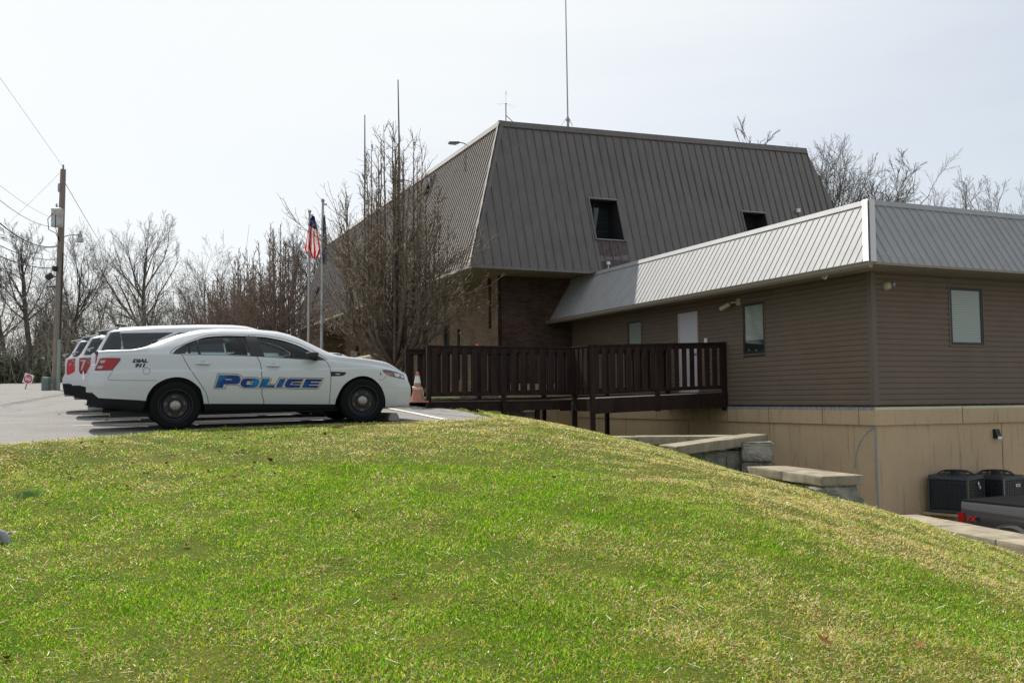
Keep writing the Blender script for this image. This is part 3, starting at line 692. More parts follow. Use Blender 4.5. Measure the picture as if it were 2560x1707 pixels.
for x, y, lo in ((X0, 5.9, -.3), (-5.72, 5.9, -1.7), (X1+.03, 5.87, -2.0), (X1+.03, 4.95, -2.4), (-2.05, 4.95, -.3), (-.06, 4.95, -.3), (X0, 7.55, -.3), (-5.7, 7.55, -1.8), (X1, 7.55, -1.8), (-2., 7.55, -3.3), (-.08, 7.55, -.3), (-4.75, 6.1, -1.9)):
    post(x, y, lo, dz(x)+1.22 if (x, y) != (-4.75, 6.1) else dz(x)-.25)
mb = BB()
def beam(p0, p1, top, h, w):
    p0 = Vector(p0); p1 = Vector(p1); d = (p1-p0).normalized(); n = Vector((-d.y, d.x))*w/2; vs = []
    for q in (p0, p1):
        z = dz(q.x)+top
        for o in (n, -n):
            for zz in (z-h, z): vs.append((q.x+o.x, q.y+o.y, zz))
    mb.add(vs, [(0, 1, 3, 2), (4, 6, 7, 5), (0, 4, 5, 1), (2, 3, 7, 6), (1, 5, 7, 3), (0, 2, 6, 4)])
beam((X0, 5.98), (X1-.02, 5.98), 0, .26, .045); beam((X1-.02, 5.98), (X1-.02, 4.9), 0, .3, .045); beam((X1-.04, 4.9), (.0, 4.9), 0, .36, .045)
beam((X0, 7.5), (-.02, 7.5), 0, .26, .045); beam((X1, 6.6), (-.05, 6.6), -.05, .25, .04)
for x in np.arange(-7.3, -.2, .6): beam((float(x), 6.0 if x < X1 else 5.0), (float(x), 7.5), -.045, .2, .04)
mb.build('beam', M_deck, deck)
mb = BB(); x = X0; rg = random.Random(3)
while x < -.16:
    y0 = 5.93 if x < X1-.02 else 4.93; z = dz(x); w = .138; o = rg.uniform(-.012, .012)
    mb.add([(x, y0+o, z-.005), (x+w, y0+o, dz(x+w)-.005), (x+w, 7.6, dz(x+w)-.005), (x, 7.6, z-.005), (x, y0+o, z-.04), (x+w, y0+o, dz(x+w)-.04), (x+w, 7.6, dz(x+w)-.04), (x, 7.6, z-.04)],
           [(0, 1, 2, 3), (4, 7, 6, 5), (0, 4, 5, 1), (2, 6, 7, 3), (0, 3, 7, 4), (1, 5, 6, 2)]); x += .145
mb.build('deck_boards', M_deckred, deck)
mb = BB(); mb.box(X1-.06, X1-.045, 5.85, 5.9, -.36, -.06); mb.build('bracket', M_galv, deck)

# ------------------------------------------------------------------ retaining walls
def stone(mb, x0, x1, y0, y1, z0, z1, M, rg):
    bm = bmesh.new(); bmesh.ops.create_cube(bm, size=1)
    for v in bm.verts: v.co = Vector(((x0+x1)/2+v.co.x*(x1-x0), (y0+y1)/2+v.co.y*(y1-y0), (z0+z1)/2+v.co.z*(z1-z0)))
    bmesh.ops.bevel(bm, geom=bm.edges[:], offset=.03, segments=2, affect='EDGES'); bmesh.ops.subdivide_edges(bm, edges=[e for e in bm.edges if e.calc_length() > .1], cuts=9, use_grid_fill=True)
    cx_, cy_, cz_ = (x0+x1)/2, (y0+y1)/2, (z0+z1)/2
    ph = [rg.uniform(0, 6) for _ in range(6)]
    for v in bm.verts:
        q = v.co; k = .026*math.sin(9*q.x+ph[0]+4*q.z)+.024*math.sin(15*q.z+ph[1]+5*q.y)+.022*math.sin(21*q.y+ph[2]+8*q.z)+rg.uniform(-.012, .012)
        dirn = Vector((q.x-cx_, q.y-cy_, 0)); 
        if dirn.length > 0: v.co = q+dirn.normalized()*k
    bm.verts.index_update(); vs = [M @ v.co for v in bm.verts]; fs = [[v.index for v in f.verts] for f in bm.faces]; bm.free(); mb.add(vs, fs)
def retaining(label, p0, p1, width, top, nb, depth_to, side=1, blocks=True, capt=.17, tilt=0., nblock=None, cat='retaining wall'):
    """cap top edge p0->p1 (near/left edge), extends by width to the side"""
    p0 = Vector((*p0, 0)); p1 = Vector((*p1, 0)); d = p1-p0; Ln = d.length; a = math.atan2(d.y, d.x)
    t = thing('retaining_wall', label, cat, (p0.x, p0.y, depth_to), a, 'split face stone retaining walls with capstones')
    rg = random.Random(int(Ln*1000)+nb); I = Matrix.Identity(4); zt = top-depth_to
    for i in range(nb):
        mb = MB(); x0 = Ln*i/nb+.006; x1 = Ln*(i+1)/nb-.006
        T = Matrix.Translation((0, 0, 0))
        mb.bbox(x0, x1, -.03, width+.03, zt-capt, zt+rg.uniform(-.006, .006), .014, seg=2, jit=.002, rng=rg, M=Matrix.Rotation(tilt, 4, 'Y'), cuts=2)
        mb.build('capstone', M_cap, t, smooth=True)
    mb = MB(); z = zt-capt; row = 0
    while z > 0 and row < 9:
        z0 = max(0, z-.42); n = max(1, round(Ln/.62)); off = (.5 if row % 2 else 0)
        xs_ = sorted(set([0.]+[min(Ln, max(0, (i+off)*Ln/n)) for i in range(n+1)]+[Ln]))
        for i in range(len(xs_)-1):
            if xs_[i+1]-xs_[i] > .1: stone(mb, xs_[i]+.008, xs_[i+1]-.008, .03, width-.03, z0+.006, z-.004, I, rg)
        z = z0; row += 1
    mb.build('stone_course', M_stone, t)
    return t
retaining('long tan capstone wall below the grass slope, beside the parked pickup', (5.72, 14.95), (7.82, 6.1), .68, -1.87, 7, -3.4)
bpy.context.view_layer.update()
retaining('short stone wall end with two capstones, stepped between the taller pier and the lowest wall', (4.62, 18.6), (5.30, 16.15), .76, -1.34, 2, -3.4)
# pier with a skewed capstone slab
t = thing('stone_pier', 'stone block pier topped by one skewed weathered slab above the grass slope', 'stone pier', (4.95, 19.3, -3.4), R_(-8))
rg = random.Random(8); mb = MB(); z = 2.52
for k in range(6):
    stone(mb, -.3, .34, -.3, .5, max(0, z-.41)+.01, z-.005, Matrix.Rotation(R_(rg.uniform(-4, 4)), 4, 'Z'), rg); z -= .41
mb.build('block', M_stone, t)
mb = MB(); p0, p1 = Vector(at(1700, 1112, 18.3)), Vector(at(1912, 1086, 19.45)); p0 -= Vector((0, 0, .02))
dd = p1-p0; yaw = math.atan2(dd.y, dd.x); pit = math.asin(dd.z/dd.length)
Mx = Matrix.Translation(Vector((p0.x, p0.y, p0.z))-Vector((4.95, 19.3, -3.4)))
Mx = Matrix.Rotation(R_(8), 4, 'Z') @ Mx @ Matrix.Rotation(yaw, 4, 'Z') @ Matrix.Rotation(-pit, 4, 'Y')
mb.bbox(-.05, dd.length+.1, 0, .62, -.185, 0, .03, seg=3, jit=.004, rng=rg, M=Mx, cuts=3); mb.build('capstone', M_cap, t, smooth=True)
t = thing('retaining_wall', 'low grey block wall seen behind the deck ramp, under the brick corner', 'retaining wall', bl(-6.6, 9, -1.9), AL, 'split face stone retaining walls with capstones')
mb = MB(); rg = random.Random(4)
for r in range(5):
    for i in range(4): stone(mb, i*.72+(r % 2)*.3, i*.72+.71+(r % 2)*.3, 0, .4, 1.98-.4*(r+1), 1.975-.4*r, Matrix.Identity(4), rg)
mb.build('stone_course', M_stone, t)
retaining('level capstone wall running left under the deck, behind the skewed slab', (1.55, 19.95), (4.75, 19.85), .62, -.79, 3, -3.4)
# low wall stub: stones under the leaning slab
t = thing('retaining_wall', 'squared stone blocks tucked under the skewed slab beside the grass', 'retaining wall', (3.35, 18.75, -3.4), math.atan2(.55, 1.5), 'split face stone retaining walls with capstones')
mb = MB(); rg = random.Random(14); z = 2.34
for k in range(6):
    for i in range(3): stone(mb, i*.52, i*.52+.51, .05, .5, max(0, z-.41)+.01, z-.005, Matrix.Identity(4), rg)
    z -= .41
mb.build('stone_course', M_stone, t)

# ------------------------------------------------------------------ cameras, lights and antennas on the buildings
def onb(x, y, z, dz_=0): return bl(x, y, z+dz_)
t = thing('security_camera', 'cream bullet camera on an arm beside the window left of the building corner', 'security camera', bl(0, 4.36, 2.38), AL); t.scale = (.85,)*3
mb = MB(); mb.bbox(-.05, 0, -.09, .09, -.09, .1, .01); mb.build('mount', M_cam, t)
mb = MB(); mb.tube([(-.04, .02, 0), (-.12, .12, .0), (-.16, .2, -.01)], .026, 8); mb.build('arm', M_cam, t)
mb = MB(); Mc = Matrix.Translation((-.17, .24, -.05)) @ Matrix.Rotation(R_(112), 4, 'Z') @ Matrix.Rotation(R_(22), 4, 'Y')
mb.bbox(-.02, .34, -.055, .055, -.055, .055, .02, M=Mc); mb.build('body', M_cam, t)
mb = MB(); mb.bbox(.34, .35, -.04, .04, -.04, .04, .004, M=Mc); mb.build('lens', M_black, t)
t = thing('security_camera', 'round cream dome camera on the right siding by the corner', 'security camera', bl(.40, 0, 2.3), AL)
mb = MB(); mb.lathe([(0, 0), (.095, 0), (.095, .03), (.085, .08), (.06, .11), (0, .12)], 24, M=Matrix.Rotation(math.pi/2, 4, 'X')); mb.build('body', M_cam, t, smooth=True)
mb = MB(); mb.lathe([(.03, .1), (.045, .1), (.045, .16), (.036, .165), (.03, .15), (0, .15)], 18, M=Matrix.Translation((.09, 0, .02)) @ Matrix.Rotation(math.pi/2, 4, 'X')); mb.build('lens', M_galv, t, smooth=True)
t = thing('soffit_light', 'tiny white light bracket under the gutter near the building corner', 'light fitting', bl(-.55, .75, 2.57), AL)
mb = MB(); mb.bbox(-.02, .02, -.09, .07, -.05, .0, .008); mb.bbox(-.03, .03, -.05, -.0, -.09, -.045, .008); mb.build('body', M_signwhite, t)
t = thing('wall_light', 'small black wall light with white lens on the tan concrete base', 'wall light', bl(3.45, .02, -.82), AL)
mb = MB(); mb.add([(-.07, 0, .1), (.07, 0, .1), (.07, 0, -.1), (-.07, 0, -.1), (-.07, -.05, .1), (.07, -.05, .1), (.07, -.11, -.06), (-.07, -.11, -.06), (.07, -.1, -.1), (-.07, -.1, -.1)],
       [(0, 1, 5, 4), (4, 5, 6, 7), (7, 6, 8, 9), (0, 4, 7, 9, 3), (1, 2, 8, 6, 5), (3, 9, 8, 2)]); mb.build('housing', M_black, t)
mb = MB(); mb.box(-.05, .07, -.115, -.02, -.115, -.055); mb.build('lens', M_signwhite, t)
t = thing('keypad', 'small pale entry keypad on the siding right of the grey door', 'keypad', bl(-.02, 5.75, 1.35), AL)
mb = MB(); mb.bbox(-.03, 0, -.06, .06, -.05, .22, .006); mb.build('body', M_signwhite, t)
t = thing('flood_light', 'small white sensor under the nearer dark window, just above the silver roof', 'sensor', bl(.41, 11.6, 4.32), AL)
mb = MB(); mb.tube([(0, 0, -.36), (0, 0, .0)], .012, 6); mb.bbox(-.05, .05, -.04, .04, 0, .1, .008); mb.build('body', M_signwhite, t)
t = thing('flood_light', 'small white sensor on the dark roof slope right of the farther window', 'sensor', bl(8.93, 12.45, 6.8), AL)
mb = MB(); mb.tube([(0, 0, -.35), (0, .08, -.0)], .014, 6); mb.bbox(-.06, .06, -.05, .05, 0, .14, .01); mb.build('body', M_signwhite, t)
t = thing('security_camera', 'dark camera housing sticking out from the far right edge of the brown roof', 'security camera', bl(10.5, 13.2, 8.1), AL)
mb = MB(); mb.bbox(-.3, .2, -.1, .1, .0, .38, .02); mb.build('mount', M_brownroof, t)
mb = MB(); mb.bbox(.0, .5, -.1, .1, -.2, .0, .03, M=Matrix.Rotation(R_(12), 4, 'Y')); mb.build('body', M_lampdark, t)
def roof_lamp(y, z, lab):
    t = thing('roof_flood_light', lab, 'flood light', bl(-2.55, y, z), AL, 'flood lights on the roof edge')
    mb = MB(); mb.tube([(.1, 0, -.14), (-.12, 0, -.06), (-.3, 0, -.05)], .018, 6); mb.build('arm', M_lampdark, t)
    mb = MB(); mb.bbox(-.68, -.28, -.09, .09, -.08, .0, .03, M=Matrix.Rotation(R_(-6), 4, 'Y')); mb.build('housing', M_lampdark, t)
    mb = MB(); mb.box(-.62, -.38, -.07, .07, -.15, -.135); mb.build('lens', M_cam, t)
roof_lamp(16.6, 9.32, 'grey flood light arm above the roof edge, nearest the roof peak'); roof_lamp(23.2, 9.4, 'grey flood light arm above the roof edge, beside the bare pear tree top')
def whip(name, lab, x, y, zb, zt, r, parts, lean=(0, 0)):
    t = thing(name, lab, 'antenna', bl(x, y, zb), AL)
    h = zt-zb; mb = MB(); mb.tube([(0, 0, 0), (lean[0]*h, lean[1]*h, h)], [r, r*.6], 8); mb.build('mast', M_galv, t); return t
t = whip('antenna', 'tallest whip antenna with splayed radials rising from the brown roof', .3, 14.1, 9.1, 15.6, .028, 0, (-.006, 0))
for a in range(3):
    th = R_(20+120*a); mb = MB(); mb.tube([(0, 0, .80), (.24*math.cos(th), .24*math.sin(th), .46)], .009, 5); mb.build('radial', M_galv, t)
mb = MB(); mb.lathe([(0, .12), (.045, .12), (.045, .72), (0, .72)], 12); mb.lathe([(.04, .17), (.08, .17), (.08, .21), (.04, .21)], 12); mb.lathe([(.04, .62), (.08, .62), (.08, .66), (.04, .66)], 12); mb.build('base', M_galv, t)
t = thing('antenna', 'short mast with four thin crossed rods near the roof peak', 'antenna', bl(-2.1, 14.0, 9.1), AL); t.scale = (.55,)*3
mb = MB(); mb.tube([(0, 0, 0), (0, 0, 1.6)], .035, 4); mb.build('mast', M_lampdark, t)
mb = MB(); mb.lathe([(0, 1.58), (.05, 1.6), (.04, 1.68), (0, 1.72)], 8); mb.tube([(0, 0, 1.7), (.02, 0, 2.45)], .008, 5); mb.tube([(.018, 0, 2.2), (.022, 0, 2.42)], .02, 5); mb.build('whip', M_lampdark, t)
for dx, dy, dz_ in ((.75, .1, -.1), (-.6, .25, .0), (.35, -.5, -.45), (-.7, -.4, -.3)):
    mb = MB(); mb.tube([(0, 0, 1.65), (dx, dy, 1.65+dz_)], .003, 4); mb.build('rod', M_galv, t)
mb = MB(); pts = []
for i in range(12):
    s = i/11; pts.append(Vector(bl(-2.1+1.75*s, 14.0, 9.6-.5*s-.28*math.sin(s*math.pi))))
mb.tube(pts, .012, 4); tag(mb.build('cable', M_lampdark), 'thin cable sagging from the short crossed-rod antenna to the roof', 'cable')
def atb(px, py, Y): return Vector(at(px, py, Y))
for (pxt, pyt, pxb, pyb, Y, lab) in ((912, 288, 912, 620, 50, 'thin whip antenna rising behind the bare pear tree, farther and shorter of the two'), (995, 200, 1001, 560, 46, 'thin tall whip antenna behind the right side of the bare pear tree')):
    a, b = atb(pxt, pyt, Y), atb(pxb, pyb, Y); t = thing('antenna', lab, 'antenna', (b.x, b.y, ZT-.1)); b.z = ZT-.1
    mb = MB(); L_ = a-Vector((b.x, b.y, b.z)); mb.tube([(0, 0, 0), L_*.55, L_], [.05, .045, .028], 8); mb.build('mast', M_lampdark, t)

# ------------------------------------------------------------------ utility pole, lamp, wires
pb = atb(139, 982, 45); pt = atb(158, 424, 45)
pole = thing('utility_pole', 'leaning weathered wooden utility pole with transformer and street lamp', 'utility pole', (pb.x, pb.y, pb.z))
D = pt-pb
def pp(s): return D*s
mb = MB(); mb.tube([pp(-.02), pp(.3), pp(.6), pp(1)], [.19, .175, .155, .125], 14); mb.build('shaft', M_wood, pole, smooth=True)
mb = MB(); q = pp(.0)+Vector((.16, -.14, 0)); mb.tube([q+Vector((.0, 0, .1)), q+D*.235], .07, 10); mb.build('conduit', mat('green_conduit', (.24, .33, .29), .6), pole)
mb = MB(); q = pp(.235)+Vector((.17, -.1, 0)); mb.tube([q, pp(.62)+Vector((.17, -.08, 0))], .03, 6); mb.build('cable', M_black, pole)
tr = atb(143, 545, 44.6)-pb
M_trans = mat('rusty_transformer', (.50, .53, .53), .5, .1, col2=(.42, .24, .11), vscale=1.8)
M_trans.node_tree.nodes['Color Ramp'].color_ramp.elements[0].position = .5
mb = MB(); cxy = tr; mb.lathe([(0, -.43), (.26, -.43), (.27, -.38), (.27, .36), (.285, .38), (.285, .42), (.22, .46), (0, .47)], 20, M=Matrix.Translation(cxy)); to = mb.build('transformer', M_trans, pole, smooth=True)
mb = MB(); mb.lathe([(0, .45), (.045, .45), (.06, .52), (.035, .56), (.055, .6), (.03, .68), (0, .72)], 10, M=Matrix.Translation(cxy+Vector((-.04, 0, 0)))); mb.build('bushing', M_galv, to, smooth=True)
mb = MB(); mb.tube([cxy+Vector((-.1, -.27, .15)), cxy+Vector((-.3, -.3, -.1)), cxy+Vector((-.3, -.2, -.6)), cxy+Vector((.0, -.1, -.75)), pp(.66)], .02, 6)
mb.tube([cxy+Vector((.05, -.28, .1)), cxy+Vector((.06, -.28, -.5)), pp(.66)], .018, 6); mb.build('lead', M_black, pole)
mb = MB(); mb.lathe([(0, -.22), (.03, -.22), (.05, -.15), (.05, .15), (.03, .2), (0, .22)], 8, M=Matrix.Translation(atb(147, 469, 44.7)-pb)); mb.build('fuse', M_galv, pole, smooth=True)
mb = MB(); mb.lathe([(.02, 0), (.05, .03), (.05, .08), (.03, .1), (.055, .14), (.04, .2), (0, .24)], 8, M=Matrix.Translation(pp(1.0)+Vector((0, 0, .02)))); mb.build('insulator', M_galv, pole, smooth=True)
arm = [pp(.688), pp(.688)+Vector((.25, 0, .12)), pp(.688)+Vector((.55, 0, .17)), pp(.688)+Vector((.85, 0, .16))]
mb = MB(); mb.tube(arm, .022, 6); mb.build('arm', M_galv, pole)
hd = pp(.688)+Vector((.93, 0, .05))
mb = MB(); mb.lathe([(0, .3), (.04, .3), (.05, .2), (.09, .16), (.11, 0), (0, 0)], 14, M=Matrix.Translation(hd)); mb.build('lamp_housing', M_galv, pole, smooth=True)
mb = MB(); mb.lathe([(.1, 0), (.16, -.06), (.155, -.23), (.14, -.24), (.14, -.06)], 18, M=Matrix.Translation(hd)); mb.build('lamp_shade', mat('lamp_glass', (.5, .47, .42), .3), pole, smooth=True)
for s in (.515, .47):
    mb = MB(); mb.tube([pp(s)+Vector((-.55, -.05, .02)), pp(s)], .035, 6); mb.build('bracket', M_black, pole)
mb = MB(); mb.bbox(-.22, .12, -.1, .1, -.12, .12, .03, M=Matrix.Translation(atb(126, 690, 44.8)-pb) @ Matrix.Rotation(R_(-38), 4, 'Y')); mb.lathe([(0, -.14), (.12, -.1), (.12, .12), (0, .14)], 10, M=Matrix.Translation(atb(137, 672, 44.8)-pb)); mb.build('splice_box', M_black, pole)
bx = atb(126, 981, 44.5)
t = thing('litter_bin', 'dull green box at the foot of the utility pole', 'bin', (bx.x-.05, bx.y, bx.z))
mb = MB(); mb.bbox(-.3, .02, -.18, .18, .05, .72, .05); mb.build('body', mat('green_metal', (.12, .19, .16), .6, var=.2), t)
mb = MB(); mb.bbox(-.32, -.24, -.14, .14, 0, .75, .02); mb.build('frame', M_wood, t)
def wire(p, q, sag, r, lab, n=16):
    p = Vector(p); q = Vector(q); mb = MB(); pts = []
    for i in range(n+1):
        s = i/n; v = p.lerp(q, s); v.z -= 2*sag*s*(1-s); pts.append(v)
    mb.tube(pts, r, 5); o = mb.build('overhead_wire', M_black); tag(o, lab, 'wire', 'overhead wires at the utility pole')
W = [((158, 418, 45), (-60, 110, 30), 0, .006, 'thin wire climbing from the very top of the pole to upper left'),
     ((150, 432, 45), (-70, 640, 60), 0.2, .006, 'thin wire falling from the pole top down to the left behind the others'),
     ((123, 542, 45), (-40, 430, 30), .3, .006, 'upper thin wire reaching the pole beside the transformer'),
     ((125, 567, 45), (-40, 466, 30), .5, .011, 'wire ending just below the transformer'),
     ((143, 615, 45), (-40, 520, 30), .9, .024, 'thickest black cable at the pole bracket'),
     ((140, 618, 45), (-40, 533, 30), .8, .009, 'thin wire running just under the thickest black cable'),
     ((112, 622, 45), (-40, 545, 30), .4, .005, 'faint wire between the thick cable and the lower cables'),
     ((141, 648, 45), (-40, 592, 30), .5, .017, 'middle black cable below the pole bracket'),
     ((137, 670, 45), (-40, 622, 30), .4, .022, 'lower spiral-wrapped cable ending at the black splice box'),
     ((124, 696, 45), (-40, 790, 30), .4, .012, 'lowest cable slanting down left from the splice box'),
     ((163, 458, 45), (262, 625, 78), .1, .014, 'guy wire slanting down right from the pole top towards the trees')]
for a, b, s, r, lab in W: wire(at(*a), at(*b), s, r, lab)
# DO NOT ENTER sign, tilted
sb = atb(62, 973, 48)
t = thing('do_not_enter_sign', 'small tilted white square sign with red disc on a short post', 'road sign', (sb.x, sb.y, sb.z), (0, R_(17), 0))
mb = MB(); mb.tube([(0, .02, 0), (0, .02, 1.0)], .03, 6); mb.build('post', M_wood, t)
mb = MB(); mb.bbox(-.24, .24, -.012, .012, .30, .80, .01); pl = mb.build('plate', M_signwhite, t)
mb = MB(); mb.lathe([(0, 0), (.215, 0), (.215, .004), (0, .004)], 28, M=Matrix.Translation((0, -.013, .55)) @ Matrix.Rotation(math.pi/2, 4, 'X')); mb.build('disc', M_signred, pl)
mb = MB(); mb.box(-.16, .16, -.024, -.0185, .52, .58); mb.build('bar', M_signwhite, pl)
def text_mesh(body, size, shear=0, ext=(1, 1), bold=.0, spacing=1.):
    cu = bpy.data.curves.new('lettering', 'FONT'); cu.body = body; cu.size = size; cu.shear = shear; cu.offset = bold; cu.align_x = 'CENTER'; cu.space_line = .85; cu.space_character = spacing
    ob = bpy.data.objects.new('lettering', cu); COL.objects.link(ob); dg = bpy.context.evaluated_depsgraph_get(); me = bpy.data.meshes.new_from_object(ob.evaluated_get(dg))
    bpy.data.objects.remove(ob); vs = [(v.co.x*ext[0], v.co.y*ext[1]) for v in me.vertices]; fs = [tuple(p.vertices) for p in me.polygons]; return vs, fs
for txt, z in (('DO NOT', .615), ('ENTER', .445)):
    vs, fs = text_mesh(txt, .085, bold=.002); mb = MB(); mb.add([(a, -.025, z+b) for a, b in vs], fs); mb.build('lettering', M_signwhite, pl, fixn=False)

# ------------------------------------------------------------------ flag poles
M_flagpole = mat('flagpole_aluminium', (.36, .36, .36), .4, .6)
def flagpole(px, pyt, pyb, Y, lab, bx_=0):
    a, b = atb(px, pyt, Y), atb(px-3, pyb, Y); zb = float(lot_h(b.x, b.y)); t = thing('flagpole', lab, 'flagpole', (b.x, b.y, zb)); h = a.z-zb
    mb = MB(); mb.tube([(0, 0, 0), (a.x-b.x, 0, h)], [.06, .04], 10); mb.build('pole', M_flagpole, t, smooth=True)
    mb = MB(); bmx = Matrix.Translation((a.x-b.x, 0, h+.06)); mb.lathe([(0, -.07), (.05, -.05), (.065, 0), (.05, .05), (0, .07)], 12, M=bmx); mb.box(-.02+a.x-b.x, .14+a.x-b.x, -.02, .02, h-.1, h-.05); mb.build('finial', M_flagpole, t, smooth=True); return t, a
f1, a1 = flagpole(774, 533, 870, 34, 'shorter grey flagpole carrying the red and white striped flag')
f2, a2 = flagpole(807, 506, 880, 32, 'taller grey flagpole carrying the limp blue flag')
def limp_flag(name, lab, top, L_, W_, parts, seed, colfn, lean=.0):
    rg = random.Random(seed); t = thing(name, lab, 'flag', top); nz_, nw = 40, 30
    V_ = {}
    for i in range(nz_+1):
        s = i/nz_; w = W_*(.18+.82*min(1, (s*1.25))**.9)*(1-.5*max(0, s-.82)/.18)
        for j in range(nw+1):
            u = j/nw-.5; x = u*w+lean*s*L_; y = .06*math.sin(u*19+seed+2*s)*(.4+s)+.02*math.sin(9*s+u*7)
            z = -s*L_-.22*L_*s*(.5+u*.3)*(1 if True else 0)*.35+.05*math.cos(u*22)*s
            V_[i, j] = (x, y, z)
    for pname, m, test in parts:
        mb = MB()
        for i in range(nz_):
            for j in range(nw):
                if test(i/nz_, j/nw): mb.add([V_[i, j], V_[i, j+1], V_[i+1, j+1], V_[i+1, j]], [(0, 1, 2, 3)])
        mb.build(pname, m, t, smooth=True, fixn=False)
    return t
def cloth(name, c):
    m = bpy.data.materials.new(name); m.use_nodes = True; t = m.node_tree; t.nodes.clear(); o = t.nodes.new('ShaderNodeOutputMaterial'); d = t.nodes.new('ShaderNodeBsdfDiffuse'); e = t.nodes.new('ShaderNodeBsdfTranslucent'); x = t.nodes.new('ShaderNodeMixShader')
    x.inputs[0].default_value = .45; d.inputs[0].default_value = (*c, 1); e.inputs[0].default_value = (*c, 1); t.links.new(d.outputs[0], x.inputs[1]); t.links.new(e.outputs[0], x.inputs[2]); t.links.new(x.outputs[0], o.inputs[0]); return m
M_fr = cloth('flag_red', (.62, .02, .03)); M_fw = cloth('flag_white', (.72, .66, .66)); M_fb = cloth('flag_blue', (.02, .03, .13)); M_fb2 = cloth('flag_state_blue', (.13, .16, .30))
can = lambda s, u: s < .22+.14*u and u < 1.1
st = lambda s, u: int((u+.12*math.sin(s*3))*7) % 2 == 0
limp_flag('flag', 'limp United States flag, striped red and white with dark blue canton', (a1.x+.14, a1.y-.06, a1.z-.12), 1.45, .62,
          [('canton', M_fb, lambda s, u: can(s, u)), ('red_stripes', M_fr, lambda s, u: not can(s, u) and st(s, u)), ('white_stripes', M_fw, lambda s, u: not can(s, u) and not st(s, u))], 1, None, .02)
limp_flag('flag', 'limp blue and grey flag hanging from the taller flagpole', (a2.x+.08, a2.y-.06, a2.z-.45), 1.6, .2,
          [('field', M_fb2, lambda s, u: not (.35 < s < .75 and .25 < u < .7)), ('emblem', mat('flag_grey', (.30, .30, .33), .8), lambda s, u: .35 < s < .75 and .25 < u < .7)], 3, None)

# ------------------------------------------------------------------ cones, rail, wheel stop, pipe
def cone(lab, p, h, r, mA, tilt=0, band=True, group=None):
    t = thing('traffic_cone', lab, 'traffic cone', p, (0, R_(tilt), R_(20)), group)
    mb = MB(); mb.bbox(-r*1.35, r*1.35, -r*1.35, r*1.35, 0, .035, .01); mb.build('base', mA if band else M_black, t)
    pr = lambda z: r*(1-z/h)+.03*(z/h)
    mb = MB(); mb.lathe([(pr(0), .03), (pr(h*.5), h*.5), (pr(h), h), (pr(h)-.006, h), (pr(h*.5)-.006, h*.5)], 24); mb.build('body', mA, t, smooth=True)
    for z0, z1 in ((.63, .86),) if band else ((.55, .72), (.8, .9)):
        mb = MB(); mb.lathe([(pr(h*z0)+.002, h*z0), (pr(h*z1)+.002, h*z1)], 24); mb.build('reflective_band', M_whiteplastic, t, smooth=True)
    return t
c0 = Vector(at(1044, 1006, 21.4)); ct = cone('faded orange traffic cone with white band standing by the deck railing post', (c0.x, c0.y, c0.z), .70, .155, M_orange)
mb = MB(); rg = random.Random(6)
for k in range(3):
    pts = [(math.cos(a/10*2*math.pi)*(.10+rg.uniform(0, .012)), math.sin(a/10*2*math.pi)*.105, .30+.03*k*rg.uniform(.3, 1)+rg.uniform(-.012, .012)) for a in range(11)]
    mb.tube(pts, .014, 5)
mb.tube([(.10, -.04, .31), (.12, -.06, .2), (.11, -.06, .12)], .012, 5); mb.build('tied_tape', mat('caution_tape', (.55, .52, .36), .6), ct)
c1 = Vector(at(1017, 1000, 25.5)); cone('orange traffic cone half hidden behind the front of the police sedan', (c1.x, c1.y, c1.z+.1), .9, .16, M_orangered)
dl = Vector(at(1194, 957, 27.6)); t = thing('delineator_post', 'slim red post cone with white band seen between the railing pickets', 'delineator', (dl.x, dl.y, dl.z))
mb = MB(); mb.lathe([(.0, 0), (.2, 0), (.2, .05), (.09, .06), (.07, .3), (.06, .62), (0, .62)], 18); mb.build('body', M_orangered, t, smooth=True)
mb = MB(); mb.lathe([(.0, .62), (.058, .62), (.055, .76), (0, .76)], 18); mb.build('reflective_band', M_whiteplastic, t, smooth=True)
mb = MB(); mb.lathe([(.0, .76), (.052, .76), (.045, .9), (.035, 1.12), (0, 1.14)], 18); mb.build('top', M_orangered, t, smooth=True)
t = thing('split_rail_fence', 'weathered wooden post and sloping rail behind the sedan hood', 'fence', (*[float(v) for v in at(953, 930, 27)[:2]], .1))
o_ = Vector(t.location)
P1 = atb(953, 868, 27)-o_; P0 = atb(886, 878, 30)-o_
for q, w in ((P1, .19), (P0, .2)):
    mb = MB(); mb.bbox(q.x-w/2, q.x+w/2, q.y-w/2, q.y+w/2, 0, q.z, .015); mb.build('post', M_wood, t)
for a_, b_2 in (((938, 890, 27), (890, 898, 30)), ((938, 925, 27), (890, 925, 30))):
    mb = MB(); mb.tube([atb(*a_)-o_, atb(*b_2)-o_], .07, 8); mb.build('rail', mat('pale_rail', (.34, .3, .2), .9, var=.2, vscale=6), t)
nb_ = atb(931, 901, 26.9)
t = thing('notice_sign', 'small white notice with red print on the rail post', 'sign', tuple(nb_))
mb = MB(); mb.box(-.06, .06, -.01, .01, -.1, .09); mb.build('plate', M_signwhite, t)
mb = MB(); mb.box(-.04, .04, -.014, -.0105, .035, .07); mb.box(-.045, .045, -.014, -.0105, -.04, -.03); mb.box(-.045, .03, -.014, -.0105, -.065, -.055); mb.build('print', M_signred, t)
X, Y = lotw(3.42, 1.02)
t = thing('wheel_stop', 'grey concrete wheel stop in front of the police sedan front wheel', 'wheel stop', (X, Y, float(lot_h(X, Y))), AL)
